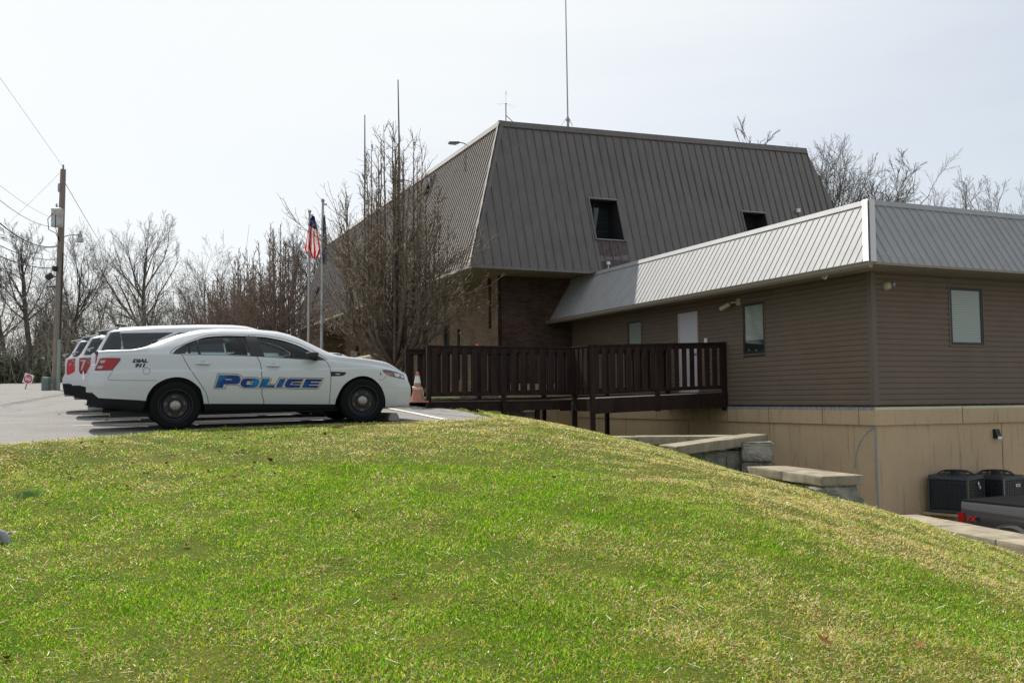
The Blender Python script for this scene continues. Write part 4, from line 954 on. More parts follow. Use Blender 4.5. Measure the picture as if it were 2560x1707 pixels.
mb = MB(); mb.prism([(-.09, 0), (.09, 0), (.085, .06), (.05, .125), (-.05, .125), (-.085, .06)], -.88, .88, lambda a, b, d: (a, d, b)); mb.build('block', mat('stop_concrete', (.27, .255, .235), .9, var=.15, vscale=12, bump=.4, bscale=50), t)
for k in (1, 2, 3):
    c = copy_tree(t); X, Y = lotw(3.42, 1.02+2.85*k); c.location = (X, Y, float(lot_h(X, Y)))
    c['label'] = ['', 'grey concrete wheel stop in front of the nearest police SUV', 'grey concrete wheel stop in front of the middle police SUV', 'grey concrete wheel stop in front of the farthest police SUV'][k]
# pipe end in the grass at the far left
pq = at(4, 1246, 7.6); gz = float(ground_h(np.array([pq[0]]), np.array([pq[1]]))[0])
t = thing('drain_pipe', 'grey pipe bend poking out of the grass at the left edge', 'pipe', (pq[0], pq[1], gz))
mb = MB(); pts = [(-.5, .0, .09), (-.12, 0, .10), (-.04, 0, .09), (.02, 0, .06), (.055, 0, .0), (.06, 0, -.05)]; mb.tube(pts, .033, 14); mb.build('pipe', mat('grey_pvc', (.24, .25, .27), .4), t, smooth=True)
t = thing('stone', 'small pale stone beside the grey pipe in the grass', 'stone', (pq[0]-.02, pq[1]+.28, gz+.02))
mb = MB(); mb.bbox(-.09, -.0, -.05, .05, -.03, .03, .02, jit=.005, rng=rg, cuts=1); mb.build('stone', M_cap, t, smooth=True)

# ------------------------------------------------------------------ air conditioners
def ac(lab, x, y, yaw, s, h, stick):
    P_ = (x, y, -3.4); t = thing('air_conditioner', lab, 'air conditioner', P_, yaw, 'air conditioner condensers by the concrete base'); zb = 3.4-2.36; hs = s/2
    st_ = MB()
    for a in (-1, 1):
        for b in (-1, 1): st_.box(a*hs-.04, a*hs+.04, b*hs-.04, b*hs+.04, 0, zb-.05)
    st_.box(-hs-.1, hs+.1, -hs-.1, hs+.1, zb-.06, zb-.02); st_.tube([(-hs, -hs, .3), (hs, -hs, zb-.1)], .015, 5); st_.build('stand', mat('pale_timber', (.42, .33, .2), .85, var=.2), t)
    mb = MB(); mb.bbox(-hs, hs, -hs, hs, zb+.03, zb+h-.06, .07, seg=3); mb.build('coil', M_acdark, t)
    gr = MB(); n = 10
    for i in range(n+1):
        z = zb+.06+(h-.14)*i/n
        for sx in (-1, 1):
            gr.box(-hs+.04, hs-.04, sx*(hs+.012)-.003, sx*(hs+.012)+.003, z-.003, z+.003); gr.box(sx*(hs+.012)-.003, sx*(hs+.012)+.003, -hs+.04, hs-.04, z-.003, z+.003)
    for i in range(8):
        u = -hs+.06+(s-.12)*i/7
        for sx in (-1, 1):
            gr.box(u-.003, u+.003, sx*(hs+.012)-.003, sx*(hs+.012)+.003, zb+.05, zb+h-.08); gr.box(sx*(hs+.012)-.003, sx*(hs+.012)+.003, u-.003, u+.003, zb+.05, zb+h-.08)
    f = MB(); f.bbox(-hs-.02, hs+.02, -hs-.02, hs+.02, zb+h-.07, zb+h, .07, seg=3)
    f.bbox(-hs-.015, hs+.015, -hs-.015, hs+.015, zb-.02, zb+.05, .05, seg=2)
    for a in (-1, 1):
        for b in (-1, 1): gr.box(a*hs-.02, a*hs+.02, b*hs-.02, b*hs+.02, zb, zb+h-.05)
    f.build('frame', M_acgrey, t); gr.build('guard_grille', M_lampdark, t)
    mb = MB()
    for k in range(9):
        r = .06+.038*k; z = zb+h+.09*math.cos(min(1, (k/8))**2.2*math.pi/2)+.01
        mb.tube([(r*math.cos(a), r*math.sin(a), z) for a in np.linspace(0, 2*math.pi, 33)], .0055, 4, cap=False)
    for k in range(12):
        a = k*math.pi/6; mb.tube([(r*math.cos(a), r*math.sin(a), zb+h+.09*math.cos(((r-.06)/.304)**2.2*math.pi/2)+.004) for r in np.linspace(.06, .364, 7)], .006, 4)
    mb.build('fan_guard', M_black, t)
    mb = MB(); mb.lathe([(0, .0), (.09, .0), (.09, .07), (0, .07)], 16, M=Matrix.Translation((0, 0, zb+h))); mb.build('fan_motor', M_acgrey, t)
    mb = MB(); Ms = Matrix.Translation((stick[0]*hs*.35, -hs-.02, zb+h-.2)) @ Matrix.Rotation(R_(stick[1]), 4, 'Y'); mb.box(-.08, .08, -.006, 0, -.03, .03, M=Ms); sk = mb.build('sticker', M_signwhite, t)
    mb = MB(); mb.box(-.045, .045, -.01, -.0065, -.012, .014, M=Ms); mb.build('print', M_signred, sk)
    return t
ac('black condenser unit with crooked sticker, closer to the grey wall crack', 9.16, 19.6, R_(42), .78, .74, (1.0, 48))
ac('black condenser unit with straight sticker, farther right behind the pickup', 10.22, 20.05, R_(32), .76, .70, (.9, 0))
# ------------------------------------------------------------------ cars
def smooth_fn(pts, w=.05):
    xs_ = np.array([p[0] for p in pts], float); ys_ = np.array([p[1] for p in pts], float)
    g = np.arange(xs_[0]-.5, xs_[-1]+.5, .01); y = np.interp(g, xs_, ys_)
    k = np.exp(-.5*(np.arange(-25, 26)*.01/w)**2); k /= k.sum(); yp = np.pad(y, 25, mode='edge'); y = np.convolve(yp, k, 'valid')
    return lambda s: np.interp(s, g, y)
def chaikin(P, it=3):
    for _ in range(it):
        Q = [P[0]]
        for a, b in zip(P[:-1], P[1:]): Q += [a*.75+b*.25, a*.25+b*.75]
        P = Q+[P[-1]]
    return P
class CarShape:
    """lofted body: x along the car (0 = rear axle), y across (near side negative), z up"""
    def __init__(s, d):
        s.d = d; s.zt = smooth_fn(d['top'], .035); s.zbelt = smooth_fn(d['belt'], .06); s.zb = smooth_fn(d['bottom'], .03); s.W = smooth_fn(d['width'], .05)
        s.s0, s.s1 = d['s0'], d['s1']; s.rear = d['rear']; s.front = d['front']
    def section(s, x):
        W, zb, zl, zt = float(s.W(x)), float(s.zb(x)), float(s.zbelt(x)), float(s.zt(x)); zl = min(zl, zt-.02); G = max(0., zt-zl)
        cr = s.d.get('crease', .88); zc = min(cr, zl-.06); tum = s.d.get('tumble', .62)
        Wb = W-.075; g = min(1., G/.4); Wr = Wb-.02-tum*G*min(1, G/.15); q_ = min(1., max(0., (G-.04)/.16)); q_ = q_*q_*(3-2*q_); zr = zt-.012-(.018+.05*g)*q_
        flat = s.d.get('crown', .05)
        P = [(0, zb+.02), (W-.2, zb), (W-.09, zb+.0), (W-.045, zb+.06), (W-.012, zb+.2), (W, zb+.2+.35*(zc-zb-.2)), (W-.004, zc-.012), (W-.026, zc+.006),
             (W-.036, zc+.45*(zl-zc)), (Wb+.012, zl-.018), (Wb-.012, zl+.004), (Wb+(Wr-Wb)*.5+.012*g, zl+(zr-zl)*.5), (Wr+.012, zr-.03*g), (Wr-.05, zr+.022*g+.004), (Wr*.72, zt-flat*.28), (Wr*.4, zt-flat*.08), (0, zt)]
        return chaikin([Vector((a, b)) for a, b in P], 2)
    def shift(s, x, y, z):
        W = .97; t = min(1., abs(y)/W)
        wr = max(0, 1-(x-s.s0)/.5)**1.6; wf = max(0, 1-(s.s1-x)/.6)**1.6
        xr = float(np.interp(z, [p[0] for p in s.rear], [p[1] for p in s.rear]))-s.s0; xf = s.s1-float(np.interp(z, [p[0] for p in s.front], [p[1] for p in s.front]))
        return x+wr*(xr+.07*t**3)-wf*(xf+.24*t**2.6)
    def mesh(s, n=110):
        ts = np.linspace(0, 1, n); xs_ = s.s0+(s.s1-s.s0)*(ts-.055*np.sin(2*math.pi*ts)*.9)
        vs = []; K = None
        for x in xs_:
            sec = s.section(float(x)); K = len(sec)
            ring = [(p.x, p.y) for p in sec]+[(-p.x, p.y) for p in sec[-2:0:-1]]
            vs += [(s.shift(float(x), y, z), -y, z) for y, z in ring]
        R = 2*K-2; fs = []
        for i in range(n-1):
            for k in range(R): fs.append((i*R+k, (i+1)*R+k, (i+1)*R+(k+1) % R, i*R+(k+1) % R))
        # end caps as strips between mirrored points
        for i in (0, n-1):
            b = i*R
            for k in range(K-1):
                a1, a2 = b+k, b+k+1; m1, m2 = b+(R-k) % R, b+(R-k-1) % R
                f = [a1, a2, m2, m1]; f2 = []
                for v in f:
                    if v not in f2: f2.append(v)
                if len(f2) > 2: fs.append(tuple(f2))
        s.n, s.K, s.R, s.xs = n, K, R, xs_
        s.v, s.f = vs, fs; s.bvh = BVHTree.FromPolygons([Vector(v) for v in vs], fs); return vs, fs
    def side(s, x, z, near=True, default=-.9):
        o = Vector((x, -3 if near else 3, z)); r = s.bvh.ray_cast(o, Vector((0, 1 if near else -1, 0)))
        if r[0] is None: return Vector((x, default if near else -default, z)), Vector((0, -1 if near else 1, 0))
        n = r[1]; n = n if (n.y < 0) == near else -n
        return r[0], n
def mesh_obj(name, vs, fs, m):
    me = bpy.data.meshes.new(name); me.from_pydata(vs, [], fs)
    for k in (m if isinstance(m, (list, tuple)) else [m]): me.materials.append(k)
    bm = bmesh.new(); bm.from_mesh(me); bmesh.ops.remove_doubles(bm, verts=bm.verts[:], dist=.0004); bmesh.ops.recalc_face_normals(bm, faces=bm.faces[:])
    if bm.calc_volume(signed=True) < 0: bmesh.ops.reverse_faces(bm, faces=bm.faces[:])
    bm.to_mesh(me); bm.free()
    o = bpy.data.objects.new(name, me); COL.objects.link(o); return o
def boolean(o, cutters, op='DIFFERENCE', extra=None, solver='FAST'):
    if extra: extra(o)
    for c in cutters:
        md = o.modifiers.new('b', 'BOOLEAN'); md.operation = op; md.object = c; md.solver = solver
    dg = bpy.context.evaluated_depsgraph_get(); dg.update(); me = bpy.data.meshes.new_from_object(o.evaluated_get(dg)); o.modifiers.clear(); old = o.data; o.data = me; bpy.data.meshes.remove(old); return o
def cut_prism(poly, y0, y1):                            # poly in (x,z), extruded along y
    mb = MB(); mb.prism(poly, y0, y1, lambda a, b, d: (a, d, b)); return mb.build('cutter', M_black)
def cut_cyl(x, z, r, y0, y1, n=48):
    return cut_prism([(x+r*math.cos(2*math.pi*k/n), z+r*math.sin(2*math.pi*k/n)) for k in range(n)], y0, y1)
def kill(os):
    for o in os:
        me = o.data; bpy.data.objects.remove(o); bpy.data.meshes.remove(me)
def refine(poly, holes=(), step=.05):
    loops = [[Vector((a, b, 0)) for a, b in lp] for lp in (poly, *holes)]; flat = [v for lp in loops for v in lp]
    bm = bmesh.new(); bv = [bm.verts.new(v) for v in flat]
    for t in tessellate_polygon(loops):
        try: bm.faces.new([bv[i] for i in t])
        except ValueError: pass
    for _ in range(5):
        le = [e for e in bm.edges if e.calc_length() > step]
        if not le: break
        bmesh.ops.subdivide_edges(bm, edges=le, cuts=1); bmesh.ops.triangulate(bm, faces=[f for f in bm.faces if len(f.verts) > 3])
    bm.verts.index_update(); vs = [(v.co.x, v.co.y) for v in bm.verts]; fs = [[v.index for v in f.verts] for f in bm.faces]; bm.free(); return vs, fs
def patch(cs, poly, off, m, name, parent, near=True, holes=(), thick=0., step=.05, smooth=True):
    """flush patch of bodywork trim projected on the car's side"""
    vs, fs = refine(poly, holes, step); mb = MB(); P = []
    for a, b in vs:
        p, n = cs.side(a, b, near); P.append(p+n*off)
    mb.add(P, fs)
    o = mb.build(name, m, parent, smooth=False, fixn=False)
    me = o.data; s = 1 if near else -1
    if len(me.polygons) and sum(p.normal.y for p in me.polygons)*s > 0: me.flip_normals()
    if thick:
        bm = bmesh.new(); bm.from_mesh(me); g = bmesh.ops.extrude_face_region(bm, geom=bm.faces[:]); ev = [v for v in g['geom'] if isinstance(v, bmesh.types.BMVert)]
        for v in ev: v.co.y += -s*thick*(1 if near else 1) if False else (-thick if near else thick)
        bmesh.ops.recalc_face_normals(bm, faces=bm.faces[:]); bm.to_mesh(me); bm.free()
    if smooth: sm(me, 50)
    return o
def seam(cs, pts, w, name, parent, near=True, m=None, off=.0015):
    mb = MB(); pts = [Vector(p) for p in pts]; Q = []
    for a, b in zip(pts[:-1], pts[1:]):
        k = max(1, int((b-a).length/.05)); Q += [a.lerp(b, i/k) for i in range(k)]
    Q.append(pts[-1]); vs = []
    for i, p in enumerate(Q):
        d = (Q[min(i+1, len(Q)-1)]-Q[max(0, i-1)]).normalized(); n2 = Vector((-d.y, d.x))*w/2
        for q in (p+n2, p-n2):
            c, n = cs.side(q.x, q.y, near); vs.append(c+n*off)
    mb.add(vs, [(2*i, 2*i+1, 2*i+3, 2*i+2) for i in range(len(Q)-1)]); return mb.build(name, m or M_seam, parent, fixn=False)
def curve2(pts, n=8):
    """catmull rom through points"""
    P = [Vector(p) for p in pts]; P = [P[0]*2-P[1]]+P+[P[-1]*2-P[-2]]; out = []
    for i in range(1, len(P)-2):
        a, b, c, d = P[i-1:i+3]
        for k in range(n):
            t = k/n; out.append(.5*((2*b)+(c-a)*t+(2*a-5*b+4*c-d)*t*t+(3*b-a-3*c+d)*t*t*t))
    out.append(P[-2]); return [(p.x, p.y) for p in out]
def disc_holes(mb, r, holes, M, mi=0):
    loops = [[Vector((r*math.cos(2*math.pi*k/48), r*math.sin(2*math.pi*k/48), 0)) for k in range(48)]]+[[Vector((*p, 0)) for p in h] for h in holes]
    flat = [v for lp in loops for v in lp]; mb.add([M @ v for v in flat], tessellate_polygon(loops), mi)
    for h in holes:
        n = len(h); vs = [M @ Vector((*p, 0)) for p in h]+[M @ Vector((*p, -.02)) for p in h]; mb.add(vs, [(i, (i+1) % n, (i+1) % n+n, i+n) for i in range(n)], mi)
def make_wheel(parent, x, y, side, r=.365, rot=0., steel=True, w=.235):
    """side -1 near, +1 far; wheel face looks outward"""
    t = bpy.data.objects.new('wheel', None); COL.objects.link(t); t.parent = parent; t.location = (x, y, r-.003); t.rotation_euler = (math.pi/2 if side < 0 else -math.pi/2, 0, 0)
    h = w/2
    mb = MB(); mb.lathe([(.235, -h), (.28, -h-.004), (.335, -h+.005), (r-.008, -h+.03), (r, -h+.05), (r, h-.05), (r-.008, h-.03), (.345, h-.008), (.335, h+.001), (.30, h+.006), (.262, h+.004), (.245, h), (.235, h-.01)], 64)
    mb.lathe([(.318, h+.0045), (.314, h+.009), (.306, h+.009), (.302, h+.0055)], 64)
    mb.build('tyre', M_rubber, t, smooth=True)
    mb = MB(); mb.lathe([(.246, h+.002), (.25, h+.012), (.24, h+.012), (.228, h-.004), (.222, h-.03), (.214, h-.055), (.20, h-.06), (.175, h-.045)], 64)
    I = Matrix.Translation((0, 0, h-.045)); hol = []
    if steel:
        for k in range(5):
            a = 2*math.pi*k/5+rot; c = Vector((math.cos(a), math.sin(a)))*.140; u = Vector((-math.sin(a), math.cos(a))); v = Vector((math.cos(a), math.sin(a)))
            hol.append([(c+u*.044*math.cos(q)*(1 if abs(math.cos(q)) < .8 else .94)+v*.024*math.sin(q)) for q in np.linspace(0, 2*math.pi, 15)[:-1]])
        hol = [[(p.x, p.y) for p in hh] for hh in hol]
    disc_holes(mb, .176, hol, I); mb.lathe([(.108, h-.044), (.1, h-.034), (.085, h-.034)], 32)
    mb.build('rim', M_steel, t, smooth=True)
    mb = MB(); mb.lathe([(0, h-.006), (.03, h-.007), (.056, h-.011), (.076, h-.022), (.084, h-.036)], 32)
    for k in range(5):
        a = 2*math.pi*k/5+.2; mb.lathe([(0, .014), (.008, .013), (.012, .0)], 8, M=Matrix.Translation((.042*math.cos(a), .042*math.sin(a), h-.018)))
    mb.lathe([(0, .012), (.018, .01), (.024, .0)], 6, M=Matrix.Translation((0, 0, h-.012))); mb.build('hub_cap', M_hub, t, smooth=True)
    mb = MB(); mb.lathe([(0, h-.09), (.165, h-.09), (.165, h-.11), (0, h-.11)], 32); mb.build('brake_disc', M_rust, t)
    return t
def car_root(name, label, du, dv, ddz=0., group=None):
    X, Y = lotw(du, dv); z = float(lot_h(X, Y)); t = thing(name, label, 'police car', (X, Y, z+ddz), (math.atan(.0225), -math.atan(.0185), AL), group); return t

# ---- the sedan
M_silverlens = mat('silver_lens', (.38, .37, .38), .2, coat=.6)
sed = dict(s0=-1.27, s1=3.87,
 top=[(-1.3, 1.205), (-1.0, 1.215), (-.58, 1.222), (-.43, 1.262), (-.25, 1.348), (.057, 1.468), (.4, 1.542), (.7, 1.564), (1., 1.56), (1.29, 1.549), (1.6, 1.522), (1.87, 1.452), (2.09, 1.34), (2.31, 1.222), (2.49, 1.122), (2.6, 1.10), (2.94, 1.07), (3.25, 1.018), (3.56, .935), (3.74, .85), (3.9, .78)],
 belt=[(-1.3, 1.13), (-.6, 1.16), (0, 1.15), (.35, 1.135), (1.1, 1.108), (1.86, 1.055), (2.3, 1.03), (2.6, 1.0), (3.0, .96), (3.4, .885), (3.7, .80), (3.9, .72)],
 bottom=[(-1.3, .40), (-1.1, .36), (-.85, .34), (-.45, .26), (0, .24), (.5, .24), (2.3, .23), (2.9, .22), (3.3, .22), (3.5, .23), (3.9, .25)],
 width=[(-1.3, .85), (-1.0, .925), (-.6, .96), (0, .968), (1.5, .968), (2.9, .968), (3.25, .95), (3.5, .91), (3.9, .80)],
 rear=[(.2, -1.2), (.36, -1.235), (.42, -1.255), (.49, -1.25), (.58, -1.268), (.65, -1.27), (.737, -1.262), (.76, -1.215), (.9, -1.165), (1.03, -1.125), (1.15, -1.09), (1.22, -1.09)],
 front=[(.2, 3.80), (.28, 3.83), (.40, 3.86), (.5, 3.87), (.58, 3.865), (.68, 3.82), (.79, 3.775), (.88, 3.70), (.95, 3.6), (1.1, 3.5)], crease=.885, crown=.055)
cs = CarShape(sed); vs, fs = cs.mesh(150)
WIN_R = curve2([(-.02, 1.152), (.103, 1.258), (.235, 1.325), (.344, 1.366), (.47, 1.402), (.60, 1.418)], 5)+[(.8, 1.426), (1.069, 1.421), (1.112, 1.107), (.72, 1.122), (.346, 1.135)]
WIN_F = [(1.215, 1.415)]+curve2([(1.33, 1.408), (1.441, 1.393), (1.648, 1.348), (1.857, 1.275), (2.016, 1.19), (2.176, 1.092), (2.26, 1.035)], 5)+[(2.20, 1.03), (1.858, 1.052), (1.31, 1.093)]
sroot = car_root('police_sedan', 'white police sedan with blue POLICE lettering, parked closest beside the grass', 0, .968)
M_cabin_in = mat('headliner', (.11, .11, .11), .9)
body = mesh_obj('body', vs, fs, [M_white, M_cabin_in])
rear_line = [(-1.5, .60), (-1.20, .59), (-1.13, .575), (-1.055, .505), (-.527, .462), (-.40, .447), (-.2, .3865), (.41, .383), (1.285, .356), (2.31, .321), (2.6, .31)]
low = cut_prism([(-1.6, -.2)]+rear_line+[(2.62, -.2)], -1.5, 1.5)
archR = cut_prism(curve2([(-.50, .18), (-.425, .40), (-.381, .554), (-.277, .688), (-.117, .771), (.045, .791), (.198, .748), (.34, .63), (.385, .52), (.41, .37), (.43, .18)], 5), -1.5, -.62)
archF = cut_prism(curve2([(2.40, .15), (2.416, .322), (2.442, .433), (2.545, .615), (2.701, .725), (2.858, .763), (3.017, .725), (3.156, .602), (3.231, .445), (3.262, .256), (3.27, .15)], 5), -1.5, -.62)
archR2 = cut_prism([(a, b) for a, b in curve2([(-.50, .18), (-.425, .40), (-.277, .688), (.045, .791), (.34, .63), (.41, .37), (.43, .18)], 5)], .62, 1.5)
archF2 = cut_prism([(a, b) for a, b in curve2([(2.40, .15), (2.442, .433), (2.545, .615), (2.858, .763), (3.156, .602), (3.262, .256), (3.27, .15)], 5)], .62, 1.5)
wins = [cut_prism(WIN_R, -1.5, 1.5), cut_prism(WIN_F, -1.5, 1.5)]
mb = MB(); mb.prism([(1.80, -.50), (2.42, -.66), (2.42, .66), (1.80, .50)], 1.09, 1.9, lambda a, b, d: (a, b, d)); wins.append(mb.build('cutter', M_black))
mb = MB(); mb.prism([(-.40, -.56), (.22, -.48), (.22, .48), (-.40, .56)], 1.16, 1.9, lambda a, b, d: (a, b, d)); wins.append(mb.build('cutter', M_black))
trim = mesh_obj('lower_trim', vs, fs, M_trim); 
boolean(trim, [low], 'INTERSECT'); boolean(trim, [archR, archF, archR2, archF2]); trim.parent = sroot; sm(trim.data, 30)
def solid(o):
    md = o.modifiers.new('s', 'SOLIDIFY'); md.thickness = .035; md.offset = -1; md.material_offset = 1; md.use_even_offset = False
boolean(body, [low, archR, archF, archR2, archF2]+wins, 'DIFFERENCE', solid, 'EXACT'); body.parent = sroot; sm(body.data, 32)
kill([low, archR, archF, archR2, archF2]+wins)
def glass_from_loft(cs, poly, inset, name, parent, near=None):
    """window pane: same surface just inside the body"""
    for nr in ((True, False) if near is None else (near,)):
        cx_ = sum(p[0] for p in poly)/len(poly); cz_ = sum(p[1] for p in poly)/len(poly)
        big = [(cx_+(a-cx_)*1.04, cz_+(b-cz_)*1.06) for a, b in poly]; patch(cs, big, -inset, M_carglass, name, parent, near=nr)
glass_from_loft(cs, WIN_R, .014, 'side_window', sroot); glass_from_loft(cs, WIN_F, .014, 'side_window', sroot)
for nm, x0, x1, w0, w1 in (('windshield', 1.76, 2.46, .53, .69), ('rear_window', -.44, .26, .59, .50)):
    mb = MB(); P = []
    for i in range(13):
        x = x0+(x1-x0)*i/12; w = w0+(w1-w0)*i/12
        for j in range(13):
            y = -w+2*w*j/12; r = cs.bvh.ray_cast(Vector((x, y, 3)), Vector((0, 0, -1)))
            P.append(r[0]-Vector((0, 0, .015)) if r[0] else Vector((x, y, 1.2)))
    mb.add(P, [(i*13+j, i*13+j+1, (i+1)*13+j+1, (i+1)*13+j) for i in range(12) for j in range(12)]); mb.build(nm, M_carglass, sroot, smooth=True)
# black window surrounds: pillar covers proud of the glass
for nr in (True, False):
    patch(cs, [(.335, 1.13), (.375, 1.13), (.352, 1.362), (.325, 1.352)], .0015, M_black, 'pillar_trim', sroot, nr)
    patch(cs, [(1.062, 1.425), (1.235, 1.418), (1.325, 1.09), (1.105, 1.104)], .002, M_black, 'pillar_trim', sroot, nr)
    patch(cs, [(-.03, 1.148), (.02, 1.205), (.135, 1.28), (.20, 1.312), (.135, 1.20), (.155, 1.142)], .0015, M_black, 'pillar_trim', sroot, nr)
    patch(cs, [(2.05, 1.045), (2.02, 1.19), (2.176, 1.095), (2.285, 1.028)], .002, M_black, 'pillar_trim', sroot, nr)
    seam(cs, curve2([(-.067, 1.159), (-.04, 1.19), (.02, 1.235), (.1, 1.275), (.235, 1.345), (.344, 1.388), (.47, 1.424), (.6, 1.442), (1.1, 1.446)], 4), .007, 'door_gap', sroot, nr)
    seam(cs, curve2([(1.124, 1.446), (1.35, 1.43), (1.6, 1.39), (1.857, 1.312), (2.05, 1.215), (2.2, 1.12), (2.31, 1.03)], 4), .007, 'door_gap', sroot, nr)
    seam(cs, [(-.067, 1.159), (-.03, 1.143), (.095, 1.137)], .006, 'door_gap', sroot, nr)
    seam(cs, curve2([(.095, 1.136), (.184, .956), (.339, .711), (.437, .542), (.477, .386)], 5), .008, 'door_gap', sroot, nr)
    seam(cs, curve2([(1.112, 1.446), (1.155, 1.30), (1.188, 1.163), (1.209, 1.08), (1.25, .977), (1.263, .85), (1.266, .6), (1.267, .492), (1.293, .42), (1.295, .36)], 4), .009, 'door_gap', sroot, nr)
    seam(cs, curve2([(2.27, 1.03), (2.335, .901), (2.343, .71), (2.33, .5), (2.318, .325)], 5), .008, 'door_gap', sroot, nr)
    seam(cs, curve2([(-.857, .906), (-.917, .807), (-.906, .767), (-.75, .757), (-.256, .745)], 5), .005, 'bumper_gap', sroot, nr)
    seam(cs, curve2([(3.13, .70), (3.2, .70), (3.27, .76)], 4), .005, 'bumper_gap', sroot, nr)
    seam(cs, [(.095, 1.129), (.35, 1.127), (1.11, 1.099), (1.32, 1.086), (1.86, 1.046), (2.27, 1.02)], .007, 'belt_moulding', sroot, nr, m=M_chrome if False else M_seam)
    # handles
    for hx, hz in ((.398, .992), (1.446, .946)):
        p, n = cs.side(hx, hz, nr); sgn = -1 if nr else 1
        mb = MB(); mb.tube([(hx-.095, p.y+sgn*.012, hz), (hx-.07, p.y+sgn*.034, hz+.001), (hx+.07, p.y+sgn*.034, hz-.004), (hx+.095, p.y+sgn*.012, hz-.006)], [.012, .0165, .0165, .012], 10); mb.build('handle', M_white, sroot, smooth=True)
        pts = [(hx+.042*math.cos(a), hz+.008+.030*math.sin(a)) for a in np.linspace(0, 2*math.pi, 21)[:-1]]; patch(cs, pts, .0012, mat('handle_recess_shade', (.40, .40, .41), .5), 'handle_recess_shade', sroot, nr)  # flat patch; its grey paints in the shade of the hollow
    # mirror
    sgn = -1 if nr else 1
    mb = MB(); Mm = Matrix.Translation((2.035, sgn*1.03, 1.10)); mb.bbox(-.085, .085, -.10, .10, -.052, .052, .032, seg=3, M=Mm)
    mb.tube([(2.1, sgn*.94, 1.065), (2.14, sgn*.86, 1.045)], [.05, .03], 10); mb.build('mirror', M_black, sroot, smooth=True)
    # lamps
    TL = curve2([(-1.10, .912), (-1.085, .94), (-1.035, 1.055), (-1.015, 1.078), (-.93, 1.083), (-.775, 1.079), (-.76, 1.068), (-.78, 1.03), (-.865, .922), (-.885, .912), (-1.0, .91)], 3)
    tl = patch(cs, TL, .006, M_red, 'tail_light', sroot, nr, thick=0, step=.03)
    patch(cs, [(-1.02, 1.055), (-.95, 1.053), (-.975, 1.013), (-1.035, 1.014)], .009, M_silverlens, 'lens', tl, nr); patch(cs, [(-1.055, .973), (-.985, .971), (-1.005, .932), (-1.075, .932)], .009, M_silverlens, 'lens', tl, nr)
    seam(cs, TL+[TL[0]], .008, 'gasket', tl, nr, off=.0075, m=mat('lens_edge', (.09, .012, .015), .4))
    HL = curve2([(3.195, .853), (3.33, .842), (3.45, .815), (3.57, .775), (3.60, .745), (3.615, .70), (3.55, .705), (3.40, .735), (3.30, .765), (3.23, .81)], 3)
    hl = patch(cs, HL, .004, M_lampdark, 'headlight', sroot, nr, step=.03)
    patch(cs, [(3.25, .815), (3.33, .805), (3.37, .775), (3.31, .772), (3.27, .785)], .007, M_amber, 'lens', hl, nr)
    patch(cs, [(3.40, .80), (3.52, .775), (3.50, .735), (3.43, .745)], .007, M_clear, 'lens', hl, nr); patch(cs, [(3.53, .765), (3.585, .745), (3.59, .715), (3.54, .72)], .007, M_clear, 'lens', hl, nr)
    seam(cs, HL[:14], .008, 'gasket', hl, nr, off=.0055)
    patch(cs, curve2([(2.347, .84), (2.45, .838), (2.575, .828), (2.592, .815), (2.57, .79), (2.523, .77), (2.35, .766)], 3), .003, M_black, 'fender_vent', sroot, nr)
    patch(cs, [(3.155, .815), (3.175, .815), (3.17, .80), (3.177, .775), (3.155, .775), (3.16, .80)], .003, M_black, 'badge', sroot, nr)
    patch(cs, [(2.42, .806), (2.49, .804), (2.489, .792), (2.419, .794)], .005, M_chrome, 'badge', sroot, nr)
    patch(cs, [(-1.19, .592), (-1.13, .584), (-1.13, .574), (-1.19, .576)], .006, M_red, 'reflector', sroot, nr)
    fd = [(-.403+.048*math.cos(a), .889+.048*math.sin(a)) for a in np.linspace(0, 2*math.pi, 33)]
    if nr: seam(cs, fd, .0045, 'fuel_door_gap', sroot, nr)
# tail-lamp bar, rear badge, plate on the rear face
mb = MB(); mb.tube([(-1.16, -.5, .985), (-1.15, -.78, .985), (-1.09, -.875, .983)], .008, 8); mb.build('chrome_strip', M_chrome, sroot)
mb = MB(); mb.box(-1.275, -1.262, -.30, .02, .775, .90, M=Matrix.Identity(4)); mb.build('licence_plate', M_signwhite, sroot)
mb = MB(); mb.box(-1.20, -1.19, -.72, -.60, .84, .86); mb.build('badge', M_chrome, sroot)
mb = MB(); mb.tube([(-1.20, -.72, .35), (-1.0, -.72, .36)], .035, 12); mb.build('exhaust', M_galv, sroot)
# roof antenna, spotlight, wipers
mb = MB(); mb.tube([(-.72, -.25, 1.21), (-.72, -.25, 1.27)], .018, 8); mb.tube([(-.72, -.25, 1.27), (-.725, -.25, 1.36)], .009, 6); mb.tube([(-.725, -.25, 1.36), (-.75, -.25, 1.50)], .003, 4); mb.build('antenna', M_galv, sroot)
mb = MB(); mb.tube([(2.50, -.55, 1.135), (2.44, -.3, 1.145), (2.36, .1, 1.19)], .01, 5); mb.tube([(2.42, -.62, 1.12), (2.54, -.60, 1.125), (2.62, -.55, 1.12)], .012, 5); mb.build('wiper', M_black, sroot)
